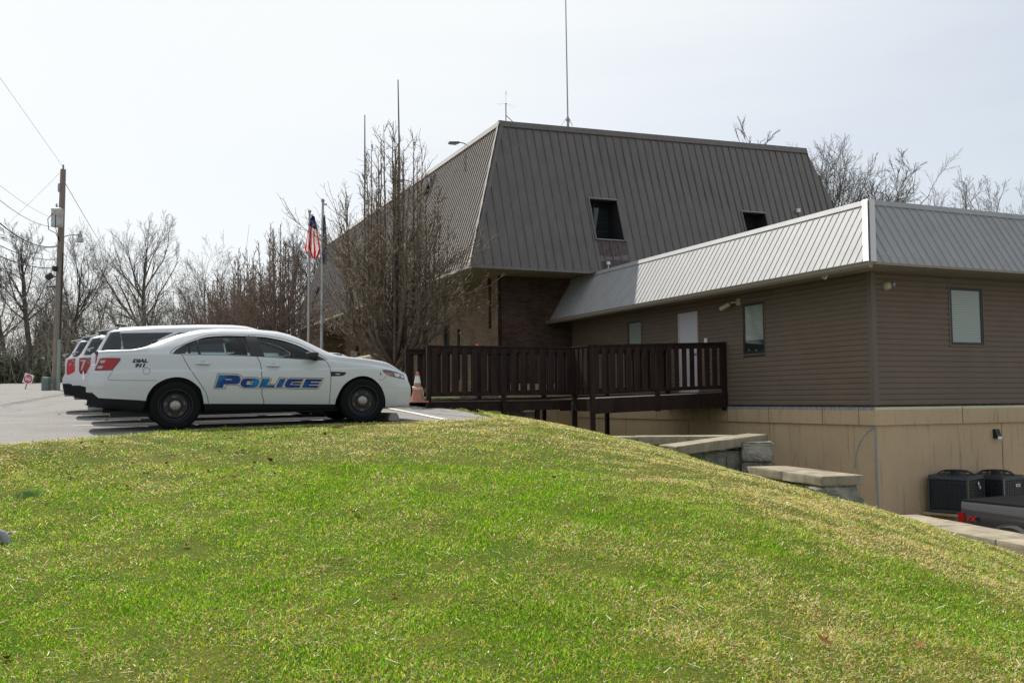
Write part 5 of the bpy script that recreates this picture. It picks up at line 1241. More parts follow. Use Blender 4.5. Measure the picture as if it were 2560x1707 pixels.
# cabin
mb = MB(); mb.box(-.35, 2.35, -.78, .78, .35, .42); mb.box(-.35, -.3, -.78, .78, .42, 1.0); mb.bbox(1.95, 2.36, -.78, .78, .5, 1.035, .05)
for sg in (-1, 1): mb.box(-.3, 2.3, sg*.80-.02, sg*.80+.02, .42, .98)
mb.build('cabin', M_cabin, sroot)
def seat(x, y, name='seat', bench=False):
    mb = MB(); w = .26 if not bench else .62; Mx = Matrix.Translation((x, y, .72)) @ Matrix.Rotation(R_(-14), 4, 'Y')
    mb.bbox(-.06, .07, -w, w, -.2, .46, .05, M=Mx); mb.bbox(-.0, .5, -w, w, -.28, -.12, .05, M=Matrix.Translation((x, y, .72)))
    for yy in ((-.35, .35) if bench else (0,)): mb.bbox(-.03, .06, yy-.12, yy+.12, .49, .66, .035, M=Mx)
    mb.build(name, M_cabin, sroot, smooth=True)
seat(1.06, -.38); seat(1.06, .38); seat(-.12, 0, bench=True)
mb = MB(); mb.tube([(1.80+.06*math.cos(a), -.38+.18*math.sin(a), .98+.17*math.cos(a)) for a in np.linspace(0, 2*math.pi, 25)], .014, 6, cap=False); mb.tube([(1.85, -.38, .97), (2.05, -.38, .9)], .03, 6); mb.build('steering_wheel', M_black, sroot)
for x in (0, 2.868):
    make_wheel(sroot, x, -.968+.125, -1, rot=.35 if x == 0 else .95); make_wheel(sroot, x, .968-.125, 1)
for sg in (-1, 1):
    for x in (0, 2.86):
        mb = MB(); n = 20
        vsx = [(x+.44*math.cos(a), sg*yy, max(.2, .36+.44*math.sin(a))) for yy in (.60, .90) for a in np.linspace(0, math.pi, n)]
        mb.add(vsx, [(i, i+1, i+1+n, i+n) for i in range(n-1)]+[tuple(range(n))]); 
        vsx = [(x+.47*math.cos(a), sg*.6, max(.2, .36+.44*math.sin(a))) for a in np.linspace(0, math.pi, n)]
        mb.build('wheel_liner', M_black, sroot, fixn=False)
mb = MB(); mb.box(-.9, 3.3, -.6, .6, .2, .3); mb.tube([(-1.0, -.4, .32), (-.6, -.4, .30)], .05, 10); mb.build('underbody', M_black, sroot)

# ---- lettering on the sedan
def car_sz(px, py):
    Xp = onplane(px, py, RW, V); dx, dy = Xp[0]-RW[0], Xp[1]-RW[1]; s = dx*U[0]+dy*U[1]; return (s, Xp[2]-RW[2]-s*.0185)
ZB = lambda pts: [car_sz(500+x/6.03, 800+y/6.03) for x, y in pts]
ZA = lambda pts: [car_sz(200+x/5.227, 800+y/5.227) for x, y in pts]
def inset(poly, d):
    n = len(poly); A_ = sum(poly[i][0]*poly[(i+1) % n][1]-poly[(i+1) % n][0]*poly[i][1] for i in range(n)); sg = 1 if A_ > 0 else -1; out = []
    for i in range(n):
        a, b, c = Vector(poly[i-1]), Vector(poly[i]), Vector(poly[(i+1) % n]); e1 = (b-a).normalized(); e2 = (c-b).normalized()
        n1 = Vector((-e1.y, e1.x))*sg; n2 = Vector((-e2.y, e2.x))*sg; m = n1+n2; k = m.length
        m = m/k if k > 1e-6 else n1; out.append(tuple(b+m*d/max(.5, m.dot(n1))))
    return out
OUTL = [(212, 1032), (278, 800), (560, 805), (600, 812), (635, 835), (665, 865), (690, 857), (855, 857), (905, 868), (930, 885), (940, 862), (1050, 860), (1090, 882), (1088, 905), (1060, 960), (1145, 962), (1205, 860), (1325, 865), (1332, 884), (1375, 862), (1872, 872), (1878, 890), (1795, 1035), (1780, 1042), (1320, 1038), (1275, 1022), (1260, 1033), (700, 1032), (640, 1025), (605, 1005), (588, 985), (412, 985), (392, 1038), (220, 1036)]
M_decdark = mat('decal_outline', (.045, .035, .02), .4); M_deccream = mat('decal_cream', (.50, .44, .38), .4)
M_decblue = mat('decal_blue', (.003, .035, .19), .4, col2=(.003, .25, .50), vscale=2.4, spec=.3)
M_decblue.node_tree.nodes['Color Ramp'].color_ramp.elements[0].position = .45
word = thing_ = bpy.data.objects.new('police_lettering', None); COL.objects.link(word); word.parent = sroot; word['label'] = 'blue italic POLICE lettering with cream and dark outline'
patch(cs, ZB(OUTL), .0025, M_decdark, 'outline', word); patch(cs, ZB(inset(OUTL, 7)), .004, M_deccream, 'border', word)
LET = [([(237, 1018), (300, 828), (560, 832), (600, 842), (622, 868), (625, 905), (605, 945), (570, 965), (370, 968), (352, 1020)], [[(400, 886), (490, 889), (484, 902), (392, 902)]]),
       ([(640, 1000), (618, 970), (627, 930), (655, 888), (690, 878), (850, 880), (893, 892), (907, 915), (900, 958), (872, 1000), (830, 1015), (680, 1015)], [[(725, 922), (812, 925), (795, 972), (705, 970)]]),
       ([(893, 1013), (950, 882), (1045, 882), (1065, 897), (1030, 965), (1005, 976), (1140, 978), (1125, 1015)], []),
       ([(1150, 1013), (1215, 885), (1303, 885), (1240, 1015)], []),
       ([(1285, 1000), (1290, 950), (1330, 897), (1370, 885), (1572, 887), (1550, 925), (1400, 930), (1365, 975), (1525, 980), (1510, 1018), (1320, 1018)], []),
       ([(1543, 1018), (1605, 887), (1850, 890), (1830, 928), (1682, 926), (1674, 941), (1815, 943), (1800, 970), (1655, 971), (1648, 984), (1795, 986), (1775, 1022)], [])]
for poly, hs_ in LET: patch(cs, ZB(poly), .0055, M_decblue, 'letter', word, holes=[ZB(h) for h in hs_], step=.03)
for bar in ([(770, 935), (800, 935), (795, 955), (765, 955)], [(1405, 938), (1545, 940), (1530, 968), (1393, 970)]): patch(cs, ZB(bar), .0055, M_decdark, 'letter', word)
def car_text(cs, body_, cx_, cz_, size, ext, m, parent, shear=.25, slope=0, name='lettering', bold=.004, off=.003, near=True):
    vs_, fs_ = text_mesh(body_, size, shear, ext, bold); mb = MB(); P = []
    for a, b in vs_:
        p, n = cs.side(cx_+a, cz_+b+a*slope, near); P.append(p+n*off)
    mb.add(P, fs_); return mb.build(name, m, parent, fixn=False)
M_decblack = mat('decal_black', (.02, .02, .022), .4)
dial = bpy.data.objects.new('dial_911_lettering', None); COL.objects.link(dial); dial.parent = sroot
car_text(cs, 'DIAL', -.492, 1.017, .077, (1.22, .88), M_decblack, dial, slope=-.01, bold=.006); car_text(cs, '911', -.492, .949, .077, (1.22, .88), M_decblack, dial, bold=.006)

# ---- the SUVs
suv = dict(s0=-1.29, s1=3.76,
 top=[(-1.31, 1.655), (-1.1, 1.675), (-.9, 1.695), (-.63, 1.722), (-.11, 1.752), (.65, 1.776), (1.25, 1.773), (1.5, 1.752), (1.69, 1.70), (1.95, 1.60), (2.2, 1.45), (2.42, 1.31), (2.55, 1.275), (3.0, 1.25), (3.24, 1.235), (3.45, 1.185), (3.6, 1.12), (3.8, 1.02)],
 belt=[(-1.31, 1.18), (-1.0, 1.235), (-.4, 1.24), (.5, 1.22), (1.5, 1.19), (2.4, 1.17), (3.0, 1.12), (3.5, 1.03), (3.8, .95)],
 bottom=[(-1.31, .42), (-1., .36), (-.5, .30), (.5, .26), (2.4, .26), (3.3, .26), (3.8, .3)],
 width=[(-1.31, .86), (-1.0, .95), (-.6, .995), (0, 1.0), (2.9, 1.0), (3.3, .975), (3.76, .84)],
 rear=[(.3, -1.20), (.42, -1.24), (.55, -1.27), (.68, -1.29), (.80, -1.285), (.86, -1.235), (1.12, -1.225), (1.225, -1.205), (1.265, -1.13), (1.5, -.985), (1.66, -.90), (1.75, -.90)],
 front=[(.3, 3.66), (.45, 3.74), (.7, 3.76), (.95, 3.72), (1.1, 3.62), (1.25, 3.5)], crease=.98, crown=.05, tumble=.38)
cu = CarShape(suv); vs, fs = cu.mesh(110)
SUVL = ['white police SUV parked next to the police sedan, its dark rear window above the trunk',
        'middle white police SUV with angular red tail light', 'farthest white police SUV with rounded red tail light']
def make_suv(label, du, dv, kind):
    t = car_root('police_suv', label, du, dv, 0, 'police SUVs parked in a row')
    b = mesh_obj('body', vs, fs, M_white); tr = mesh_obj('lower_trim', vs, fs, M_trim)
    lo = cut_prism([(-1.6, -.2), (-1.6, .66), (-1.1, .66), (-.9, .60), (-.5, .46), (.5, .40), (2.4, .38), (3.3, .42), (3.9, .40), (3.9, -.2)], -1.5, 1.5)
    ar = [cut_cyl(0, .40, .44, -1.5, -.62), cut_cyl(2.86, .40, .44, -1.5, -.62), cut_cyl(0, .40, .44, .62, 1.5), cut_cyl(2.86, .40, .44, .62, 1.5)]
    boolean(tr, [lo], 'INTERSECT'); boolean(tr, ar); boolean(b, [lo]+ar); kill([lo]+ar)
    for o in (b, tr): o.parent = t; sm(o.data, 32)
    for nr in (True, False):
        patch(cu, [(-.86, 1.60), (-.70, 1.62), (-.72, 1.588), (.06, 1.60), (.18, 1.604), (-.05, 1.49), (-.40, 1.275), (-1.02, 1.268), (-.965, 1.40)], .004, M_blackglass, 'side_window', t, nr, smooth=True)
        patch(cu, [(.28, 1.60), (1.02, 1.605), (1.05, 1.235), (.1, 1.25), (-.30, 1.268), (.02, 1.48)], .004, M_blackglass, 'side_window', t, nr)
        patch(cu, [(1.12, 1.605), (1.45, 1.59), (1.72, 1.53), (2.02, 1.42), (2.25, 1.24), (2.1, 1.215), (1.13, 1.232)], .004, M_blackglass, 'side_window', t, nr)
        seam(cu, curve2([(1.075, 1.69), (1.085, 1.23), (1.12, .9), (1.12, .45)], 4), .008, 'door_gap', t, nr); seam(cu, [(2.3, 1.18), (2.35, .9), (2.33, .45)], .008, 'door_gap', t, nr)
        if kind == 2: TLp = curve2([(-1.12, 1.20), (-1.0, 1.225), (-.88, 1.19), (-.84, 1.10), (-.90, 1.00), (-1.03, .90), (-1.13, .86), (-1.15, .95), (-1.14, 1.1)], 4)
        else: TLp = curve2([(-1.10, 1.205), (-.95, 1.215), (-.84, 1.205), (-.82, 1.17), (-.88, 1.10), (-.95, .96), (-.98, .90), (-1.07, .89), (-1.11, .95)], 3)
        tl = patch(cu, TLp, .008, M_red if kind != 2 else mat('bright_red_lens', (.45, .008, .008), .3, coat=.2), 'tail_light', t, nr, step=.04)
        if kind != 2:
            patch(cu, [(-1.08, 1.165), (-.98, 1.17), (-.985, 1.145), (-1.05, .96), (-1.075, .96), (-1.03, 1.14), (-1.08, 1.14)], .012, M_silverlens, 'lens', tl, nr)
            patch(cu, [(-1.09, .935), (-.97, .935), (-.98, .905), (-1.08, .905)], .013, M_black, 'lens', tl, nr)
        else: patch(cu, [(-1.085, 1.12), (-1.068, 1.125), (-1.068, 1.06), (-1.085, 1.06)], .012, M_silverlens, 'lens', tl, nr)
        sgn = -1 if nr else 1
        mb = MB(); mb.bbox(2.0, 2.18, sgn*1.08-.11, sgn*1.08+.11, 1.16, 1.32, .04, seg=3); mb.build('mirror', M_black, t, smooth=True)
    # hatch glass and body-coloured pillars, spoiler, plate recess, handle
    mb = MB(); P = []
    for i in range(9):
        z = 1.285+.30*i/8
        for j in range(11):
            w = .64-.08*i/8; y = -w+2*w*j/10; r = cu.bvh.ray_cast(Vector((-3, y, z)), Vector((1, 0, 0))); P.append((r[0] if r[0] else Vector((-1, y, z)))+Vector((-.008, 0, .004)))
    mb.add(P, [(i*11+j, i*11+j+1, (i+1)*11+j+1, (i+1)*11+j) for i in range(8) for j in range(10)]); mb.build('rear_window', M_blackglass, t, smooth=True)
    mb = MB(); mb.add([(-1.06, -.62, 1.62), (-1.06, .62, 1.62), (-.78, .62, 1.665), (-.78, -.62, 1.665), (-1.06, -.62, 1.645), (-1.06, .62, 1.645), (-.72, .60, 1.715), (-.72, -.60, 1.715)], [(0, 3, 2, 1), (4, 5, 6, 7), (0, 1, 5, 4), (1, 2, 6, 5), (0, 4, 7, 3)])
    mb.build('spoiler', M_white, t)
    mb = MB(); mb.add([(-1.05, -.61, 1.617), (-1.05, .61, 1.617), (-.86, .61, 1.59), (-.86, -.61, 1.59)], [(0, 1, 2, 3)]); mb.build('spoiler_underside', M_black, t)
    mb = MB(); mb.tube([(-.70, 0, 1.72), (-.76, 0, 1.79), (-.60, 0, 1.76)], [.03, .012, .03], 6); mb.tube([(.28, -.2, 1.76), (.28, -.2, 1.84)], [.02, .008], 8); mb.build('roof_antenna', M_black, t)
    mb = MB(); mb.tube([(-1.20, -.15, 1.30), (-1.25, -.12, 1.315), (-1.15, .25, 1.36)], .018, 6); mb.build('wiper', M_galv, t)
    mb = MB(); mb.bbox(-1.25, -1.215, -.5, .5, 1.08, 1.17, .015); mb.build('tailgate_trim', mat('green_tinted_chrome', (.10, .14, .12), .25, .6), t)
    mb = MB(); mb.tube([(-1.2, -.6, .40), (-1.02, -.6, .40)], .032, 10); mb.build('exhaust', M_galv, t)
    for x in (0, 2.86): make_wheel(t, x, -.87, -1, .385, rot=.3); make_wheel(t, x, .87, 1, .385)
    mb = MB(); mb.box(-.9, 3.4, -.62, .62, .32, .5); mb.build('underbody', M_black, t)
    return t
make_suv(SUVL[0], .0, .968+2.85, 0); make_suv(SUVL[1], -.31, .968+5.75, 1); make_suv(SUVL[2], -.58, .968+8.6, 2)

# ---- pickup truck on the lower court
p_tail = Vector(at(2396, 1249, 17.9)); p_front = Vector(at(2560, 1269, 16.75)); dvec = Vector((p_front.x-p_tail.x, p_front.y-p_tail.y, 0)); yaw = math.atan2(dvec.y, dvec.x)
tz = p_tail.z-1.40
truck = thing('pickup_truck', 'dark grey pickup truck with FX4 lettering and black bed cover on the lower court', 'pickup truck', (p_tail.x, p_tail.y, tz), yaw)
# truck frame: x forward from tailgate, y to the far side; near side at y=0 (side facing us is the right-hand... measured below)
nsd = 1 if (Matrix.Rotation(yaw, 3, 'Z') @ Vector((0, 1, 0))).dot(Vector((-p_tail.x, -p_tail.y, 0))) > 0 else -1
def ty(d): return -nsd*d                                 # depth into the truck from its near side
def tmesh(prof, name, m, x0, x1, inn, n=40, xf=None):
    """bed side: profile (depth,z) extruded along x"""
    mb = MB(); vs_ = []; k = len(prof)
    for i in range(n+1):
        x = x0+(x1-x0)*i/n
        for d_, z in prof: vs_.append((x, ty(d_), z))
    mb.add(vs_, [(i*k+j, i*k+j+1, (i+1)*k+j+1, (i+1)*k+j) for i in range(n) for j in range(k-1)]+[tuple(range(k)), tuple(range(n*k, (n+1)*k))]); o = mb.build(name, m, truck, smooth=True); return o
prof = [(.10, .45), (.02, .52), (.0, .75), (.005, 1.02), (.022, 1.13), (.035, 1.17), (.05, 1.33), (.065, 1.365), (.10, 1.385), (.2, 1.385), (.2, .45)]
bed = tmesh(prof, 'bed_side', M_truck, .02, 1.98, 0)
archt = cut_prism([(1.02+.46*math.cos(a), .42+.50*math.sin(a)) for a in np.linspace(0, math.pi, 30)]+[(.5, .2), (1.5, .2)], -.5, .5); boolean(bed, [archt]); sm(bed.data, 35); kill([archt])
mb = MB(); a_ = np.linspace(0, math.pi, 33)
vs_ = [(1.02+r*math.cos(t), ty(dd), .42+r*1.08*math.sin(t)) for r, dd in ((.455, .05), (.455, -.02), (.475, -.045), (.54, -.04), (.585, .0), (.60, .02)) for t in a_]
mb.add(vs_, [(k*33+i, k*33+i+1, (k+1)*33+i+1, (k+1)*33+i) for k in range(5) for i in range(32)]); mb.build('wheel_arch', M_truck, truck, smooth=True)
mb = MB(); mb.tube([(1.02+.448*math.cos(t), ty(-.02), .42+.484*math.sin(t)) for t in a_], .012, 6); mb.build('arch_trim', M_chrome, truck)
mb = MB(); mb.add([(0, ty(.04), .5), (0, ty(1.95), .5), (0, ty(1.93), 1.38), (0, ty(.08), 1.38), (.06, ty(.04), .5), (.06, ty(1.95), .5), (.06, ty(1.93), 1.38), (.06, ty(.08), 1.38)], [(0, 1, 2, 3), (4, 7, 6, 5), (0, 3, 7, 4), (3, 2, 6, 7), (1, 5, 6, 2)]); mb.box(.05, 1.98, min(ty(1.78), ty(1.98)), max(ty(1.78), ty(1.98)), .45, 1.385); mb.build('tailgate', M_truck, truck)
mb = MB(); y0_, y1_ = sorted((ty(.085), ty(1.90))); mb.bbox(.02, 1.95, y0_, y1_, 1.375, 1.41, .012); mb.build('tonneau_cover', M_tonneau, truck)
mb = MB(); mb.box(-.14, .02, *sorted((ty(.05), ty(1.95))), .42, .62); mb.build('bumper', M_chrome, truck)
mb = MB(); mb.prism([(-.012, 1.17), (.10, 1.175), (.105, 1.02), (.06, .93), (.055, .78), (-.012, .78)], -.012, .06, lambda a, b, d: (a, ty(d), b)); tlo = mb.build('tail_light', mat('bright_red_lens', (.45, .008, .008), .3, coat=.2), truck)
mb = MB(); mb.prism([(-.014, .93), (.04, .93), (.04, .90), (-.014, .90)], -.015, .03, lambda a, b, d: (a, ty(d), b)); mb.build('lens', M_clear, tlo)
for txt, cx_, m in (('FX', .26, mat('decal_red', (.6, .03, .03), .4)), ('4', .385, mat('decal_grey', (.02, .025, .04), .4))):
    v2, f2 = text_mesh(txt, .115, 0, (1.35, 1.0), .006); mb = MB(); flip = 1 if nsd < 0 else -1
    xr = (Matrix.Rotation(yaw, 3, 'Z') @ Vector((1, 0, 0))).x > 0
    mb.add([((cx_+a) if xr else (cx_-a), ty(-.004+.0), 1.035+b) for a, b in v2], f2); mb.build('fx4_lettering', m, truck, fixn=False)
# cab and front beyond the frame
y0_, y1_ = sorted((ty(.0), ty(1.98))); flat_ = lambda a, b, d: (a, d, b)
mb = MB(); mb.prism([(2.0, .45), (5.40, .45), (5.50, .62), (5.49, 1.02), (5.42, 1.13), (5.2, 1.19), (4.2, 1.27), (2.0, 1.27)], y0_, y1_, flat_); cab = mb.build('cab', M_truck, truck)
ac_ = cut_prism([(4.62+.47*math.cos(a), .42+.50*math.sin(a)) for a in np.linspace(0, math.pi, 24)]+[(4.1, .2), (5.14, .2)], y0_-.2, y1_+.2); boolean(cab, [ac_]); kill([ac_])
bv = cab.modifiers.new('bevel', 'BEVEL'); bv.width = .04; bv.segments = 3; bv.limit_method = 'ANGLE'; sm(cab.data, 40)
mb = MB(); yi = .10
prof_ = [(2.04, 1.26), (4.18, 1.26), (3.50, 1.84), (3.25, 1.90), (2.35, 1.91), (2.12, 1.84)]
n6 = len(prof_); vs_ = []
for base_, s_ in ((y0_, 1), (y1_, -1)):
    for x_, z_ in prof_: vs_.append((x_, base_+s_*(.05+.22*(z_-1.26)/.65), z_))
mb.add(vs_, [tuple(range(n6)), tuple(range(n6, 2*n6))]+[(i, (i+1) % n6, (i+1) % n6+n6, i+n6) for i in range(n6)]); roof_ = mb.build('cab_roof', M_truck, truck)
bv = roof_.modifiers.new('bevel', 'BEVEL'); bv.width = .05; bv.segments = 3; sm(roof_.data, 40)
for base_, s_ in ((y0_, 1), (y1_, -1)):
    for win_ in ([(2.22, 1.33), (2.95, 1.33), (2.95, 1.80), (2.30, 1.80)], [(3.05, 1.33), (3.98, 1.33), (3.46, 1.78), (3.05, 1.80)]):
        mb = MB(); mb.add([(x_, base_+s_*(.05+.22*(z_-1.26)/.65-.006), z_) for x_, z_ in win_], [(0, 1, 2, 3)]); mb.build('side_window', M_blackglass, truck, fixn=False)
mb = MB(); mb.add([(4.15, y0_+.16, 1.30), (4.15, y1_-.16, 1.30), (3.57, y1_-.28, 1.80), (3.57, y0_+.28, 1.80)], [(0, 1, 2, 3)]); mb.build('windshield', M_blackglass, truck, fixn=False)
mb = MB(); mb.box(5.485, 5.52, y0_+.35, y1_-.35, .68, 1.05); mb.build('front_grille', M_chrome, truck)
for yy in (y0_+.02, y1_-.32): mb = MB(); mb.bbox(5.44, 5.52, yy, yy+.3, .82, 1.05, .02); mb.build('headlight', M_clear, truck)
for x in (1.02, 4.62):
    for dd, sd in ((.13, 1), (1.85, -1)):
        w_ = make_wheel(truck, x, ty(dd), -1 if (nsd < 0) == (sd > 0) else 1, .40)
# ------------------------------------------------------------------ trees
class Tubes:
    def __init__(s): s.P = []; s.F = []; s.M = []; s.n = 0
    def add(s, pts, rad, k=3, mi=0):
        pts = np.asarray(pts); rad = np.asarray(rad); m = len(pts)
        d = np.gradient(pts, axis=0); d /= np.linalg.norm(d, axis=1)[:, None]+1e-9
        ref = np.array([.31, .89, .33]) if abs(d[0, 1]) < .8 else np.array([.9, .1, .4])
        a = ref-d*(d @ ref)[:, None]; a /= np.linalg.norm(a, axis=1)[:, None]+1e-9; b = np.cross(d, a)
        t = np.arange(k)*2*math.pi/k
        ring = pts[:, None]+(a[:, None]*np.cos(t)[None, :, None]+b[:, None]*np.sin(t)[None, :, None])*rad[:, None, None]
        s.P.append(ring.reshape(-1, 3)); i = np.arange(m-1)[:, None]*k; j = np.arange(k)[None]; jn = (j+1) % k
        q = np.stack([i+j, i+jn, i+k+jn, i+k+j], -1).reshape(-1, 4)+s.n; s.F.append(q); s.M.append(np.full(len(q), mi)); s.n += m*k
    def obj(s, name, mats, parent=None):
        F = np.concatenate(s.F); return np_mesh(name, np.concatenate(s.P), F.ravel(), np.full(len(F), 4), mats, parent, smooth=True, mi=np.concatenate(s.M))
def unitv(v): return v/(np.linalg.norm(v)+1e-9)
def branch_path(r, p, d, L, n, wob, trop):
    pts = [p]; d = unitv(d)
    for i in range(n):
        d = unitv(d+r.normal(0, wob, 3)+np.array([0, 0, trop])); pts.append(pts[-1]+d*L/n)
    return np.array(pts)
def decid(seed, H, r0, clear=.3, spread=1., dens=1., levels=4, fork=True, twr=.008, oak=False):
    twr0 = twr
    r = np.random.RandomState(seed); TT = Tubes(); CC = Tubes()
    def rec(p, d, L, rad, lv):
        n = 7 if lv < 2 else 5 if lv == 2 else 4; twr = twr0*(1.25, 1.1, .95, .72, .5)[lv]
        wob = (.05, .11, .12, .11, .10)[lv]; tr = (.03, .07, .07, .05, .04)[lv]
        pts = branch_path(r, p, d, L, n, wob, tr); rr = rad*(1-np.linspace(0, 1, n+1)*(.72 if lv == 0 else .8)); rr = np.maximum(rr, twr)
        (TT if lv == 0 else CC).add(pts, rr, 8 if lv == 0 else 5 if lv == 1 else 3)
        if lv >= levels: return
        nch = int((16 if oak else 10, 9 if oak else 8, 7, 6)[lv]*dens*r.uniform(.8, 1.2)); st = clear if lv == 0 else .15
        for c in range(nch):
            s = st+(1-st)*(c+r.uniform(.1, .9))/nch; f = s*n; i = min(int(f), n-1); q = pts[i]+(pts[i+1]-pts[i])*(f-i); dd = unitv(pts[i+1]-pts[i])
            az = r.uniform(0, 2*math.pi); u = unitv(np.cross(dd, [math.cos(az), math.sin(az), .2])); ang = r.uniform(.5, 1.0)*spread if lv == 0 else r.uniform(.35, .8)
            nd = dd*math.cos(ang)+u*math.sin(ang)
            ln = L*((.62, .56, .52, .48)[lv])*(1-.42*s)*r.uniform(.7, 1.15)
            if oak and lv == 0: ang = 1.15-.75*s; nd = dd*math.cos(ang)+u*math.sin(ang); ln = L*(.20+.36*math.sin(math.pi*min(1, s*.9)))*r.uniform(.85, 1.15)
            rec(q, nd, ln, max(twr, rad*(1-.72*s)*r.uniform(.42, .62)), lv+1)
    base = np.array([0, 0, -.3]); tl = H*.8
    if fork:
        hgt = H*r.uniform(.25, .38); pts = branch_path(r, base, np.array([r.normal(0, .03), r.normal(0, .03), 1]), hgt, 5, .03, .02); TT.add(pts, r0*np.linspace(1.15, .8, 6), 9)
        for k in range(r.randint(2, 4)):
            a = r.uniform(0, 6.28); rec(pts[-1], np.array([math.cos(a)*.42, math.sin(a)*.42, 1]), (H-hgt)*r.uniform(.82, 1), r0*.62, 0)
        for k in range(3):
            s = r.randint(2, 5); a = r.uniform(0, 6.28); rec(pts[s], np.array([math.cos(a), math.sin(a), .35]), H*.36, r0*.3, 1)
    else: rec(base, np.array([r.normal(0, .03), r.normal(0, .03), 1]), H, r0, 0)
    return TT, CC
def tree_obj(name, label, T, C, loc, m1, m2, group, cat='tree', rz=0, sc_=1.):
    t = thing(name, label, cat, loc, rz, group); T.obj('trunk', m1, t); C.obj('crown', m2, t); t.scale = (sc_,)*3; return t
PROT = []
for i, (sd_, H, r0, cl, spd, dn, fk) in enumerate([(11, 16, .46, .25, 1.0, 1.0, False), (23, 15, .40, .2, 1.15, 1.0, True), (37, 16, .2, .35, .75, .9, False), (41, 14, .17, .25, .9, .9, False), (53, 15, .34, .3, 1.05, .95, False)]):
    tc_ = decid(sd_, H, r0, cl, spd, dn, 4, fk, .013, i in (0, 4)); hz_ = np.concatenate(tc_[1].P)[:, 2]; PROT.append((tc_, float(np.percentile(hz_, 99.7))))
protos = {}
def place_tree(kind, px, pyt, Y, rz, label, group):
    X = at(px, 1000, Y)[0]; zb = float(lot_h(X, Y)) if px < 1200 else -1.; zb -= .3
    top = at(px, pyt, Y)[2]; (T, C), H = PROT[kind]; s = (top-zb)/H
    if kind not in protos:
        protos[kind] = tree_obj('bare_tree', label, T, C, (X, Y, zb), M_barkfar, M_barkfar, group, rz=rz, sc_=s); return protos[kind]
    c = copy_tree(protos[kind]); c.location = (X, Y, zb); c.rotation_euler = (0, 0, rz); c.scale = (s*random.Random(int(px)).uniform(.85, 1.15), s, s); c['label'] = label; c['group'] = group; return c
GL = 'bare trees beyond the parking lot'; GRr = 'bare trees behind the building'
# signature trees on the left, then fillers
place_tree(0, 352, 542, 92, .4, 'tall spreading bare tree, the biggest crown above the white SUV roofs', GL)
place_tree(1, 70, 575, 78, 1.9, 'big crooked bare tree at the left edge, thick trunk beside the tilted sign', GL)
place_tree(4, 172, 560, 84, 3.2, 'bare tree right behind the utility pole', GL)
place_tree(2, 232, 632, 90, 0.3, 'slim bare tree between the utility pole and the biggest tree', GL)
place_tree(2, 505, 575, 96, 2.1, 'tall narrow bare tree right of the biggest spreading crown', GL)
place_tree(3, 545, 640, 92, 1., 'smaller bare tree just left of the reddish pear trees', GL)
place_tree(1, 700, 560, 75, 4.4, 'bare tree partly behind the striped flag', GL)
place_tree(0, 755, 540, 80, 2.4, 'bare tree branching between the two flagpoles', GL)
r = random.Random(77); k = 0
ORD = 'first second third fourth fifth sixth seventh eighth ninth tenth eleventh twelfth thirteenth fourteenth fifteenth sixteenth seventeenth eighteenth nineteenth twentieth'.split()+['twenty-'+q for q in 'first second third fourth fifth sixth seventh eighth'.split()]
for i in range(28):
    px = 8+i*22+r.uniform(-6, 6); pyt = r.uniform(700, 820) if i % 3 else r.uniform(640, 700); Y = r.uniform(84, 125)
    place_tree(r.choice([1, 2, 3, 2, 4]), px, pyt, Y, r.uniform(0, 6), f'{ORD[i]} low grey bare tree from the left in the crowded wood edge', GL)
for i, (kd, px, pyt, Y, lb) in enumerate([(3, 1905, 345, 62, 'bare tree top showing just above the brown roof edge'), (0, 2003, 338, 66, 'bare tree behind the far end of the brown roof'),
        (4, 2068, 372, 60, 'bare tree with a long limb next to the roof camera'), (1, 2150, 425, 64, 'rounded bare crown above the middle of the silver roof slope'), (2, 2182, 402, 70, 'pointed bare tree above the silver roof near its peak'),
        (3, 2255, 418, 72, 'upright bare tree just right of the silver roof peak'), (3, 2300, 462, 76, 'low bare crown right of the silver roof peak'),
        (0, 2530, 418, 62, 'tall bare tree at the right edge above the silver roof')]):
    place_tree(kd, px, pyt, Y, i*1.3, lb, GRr)
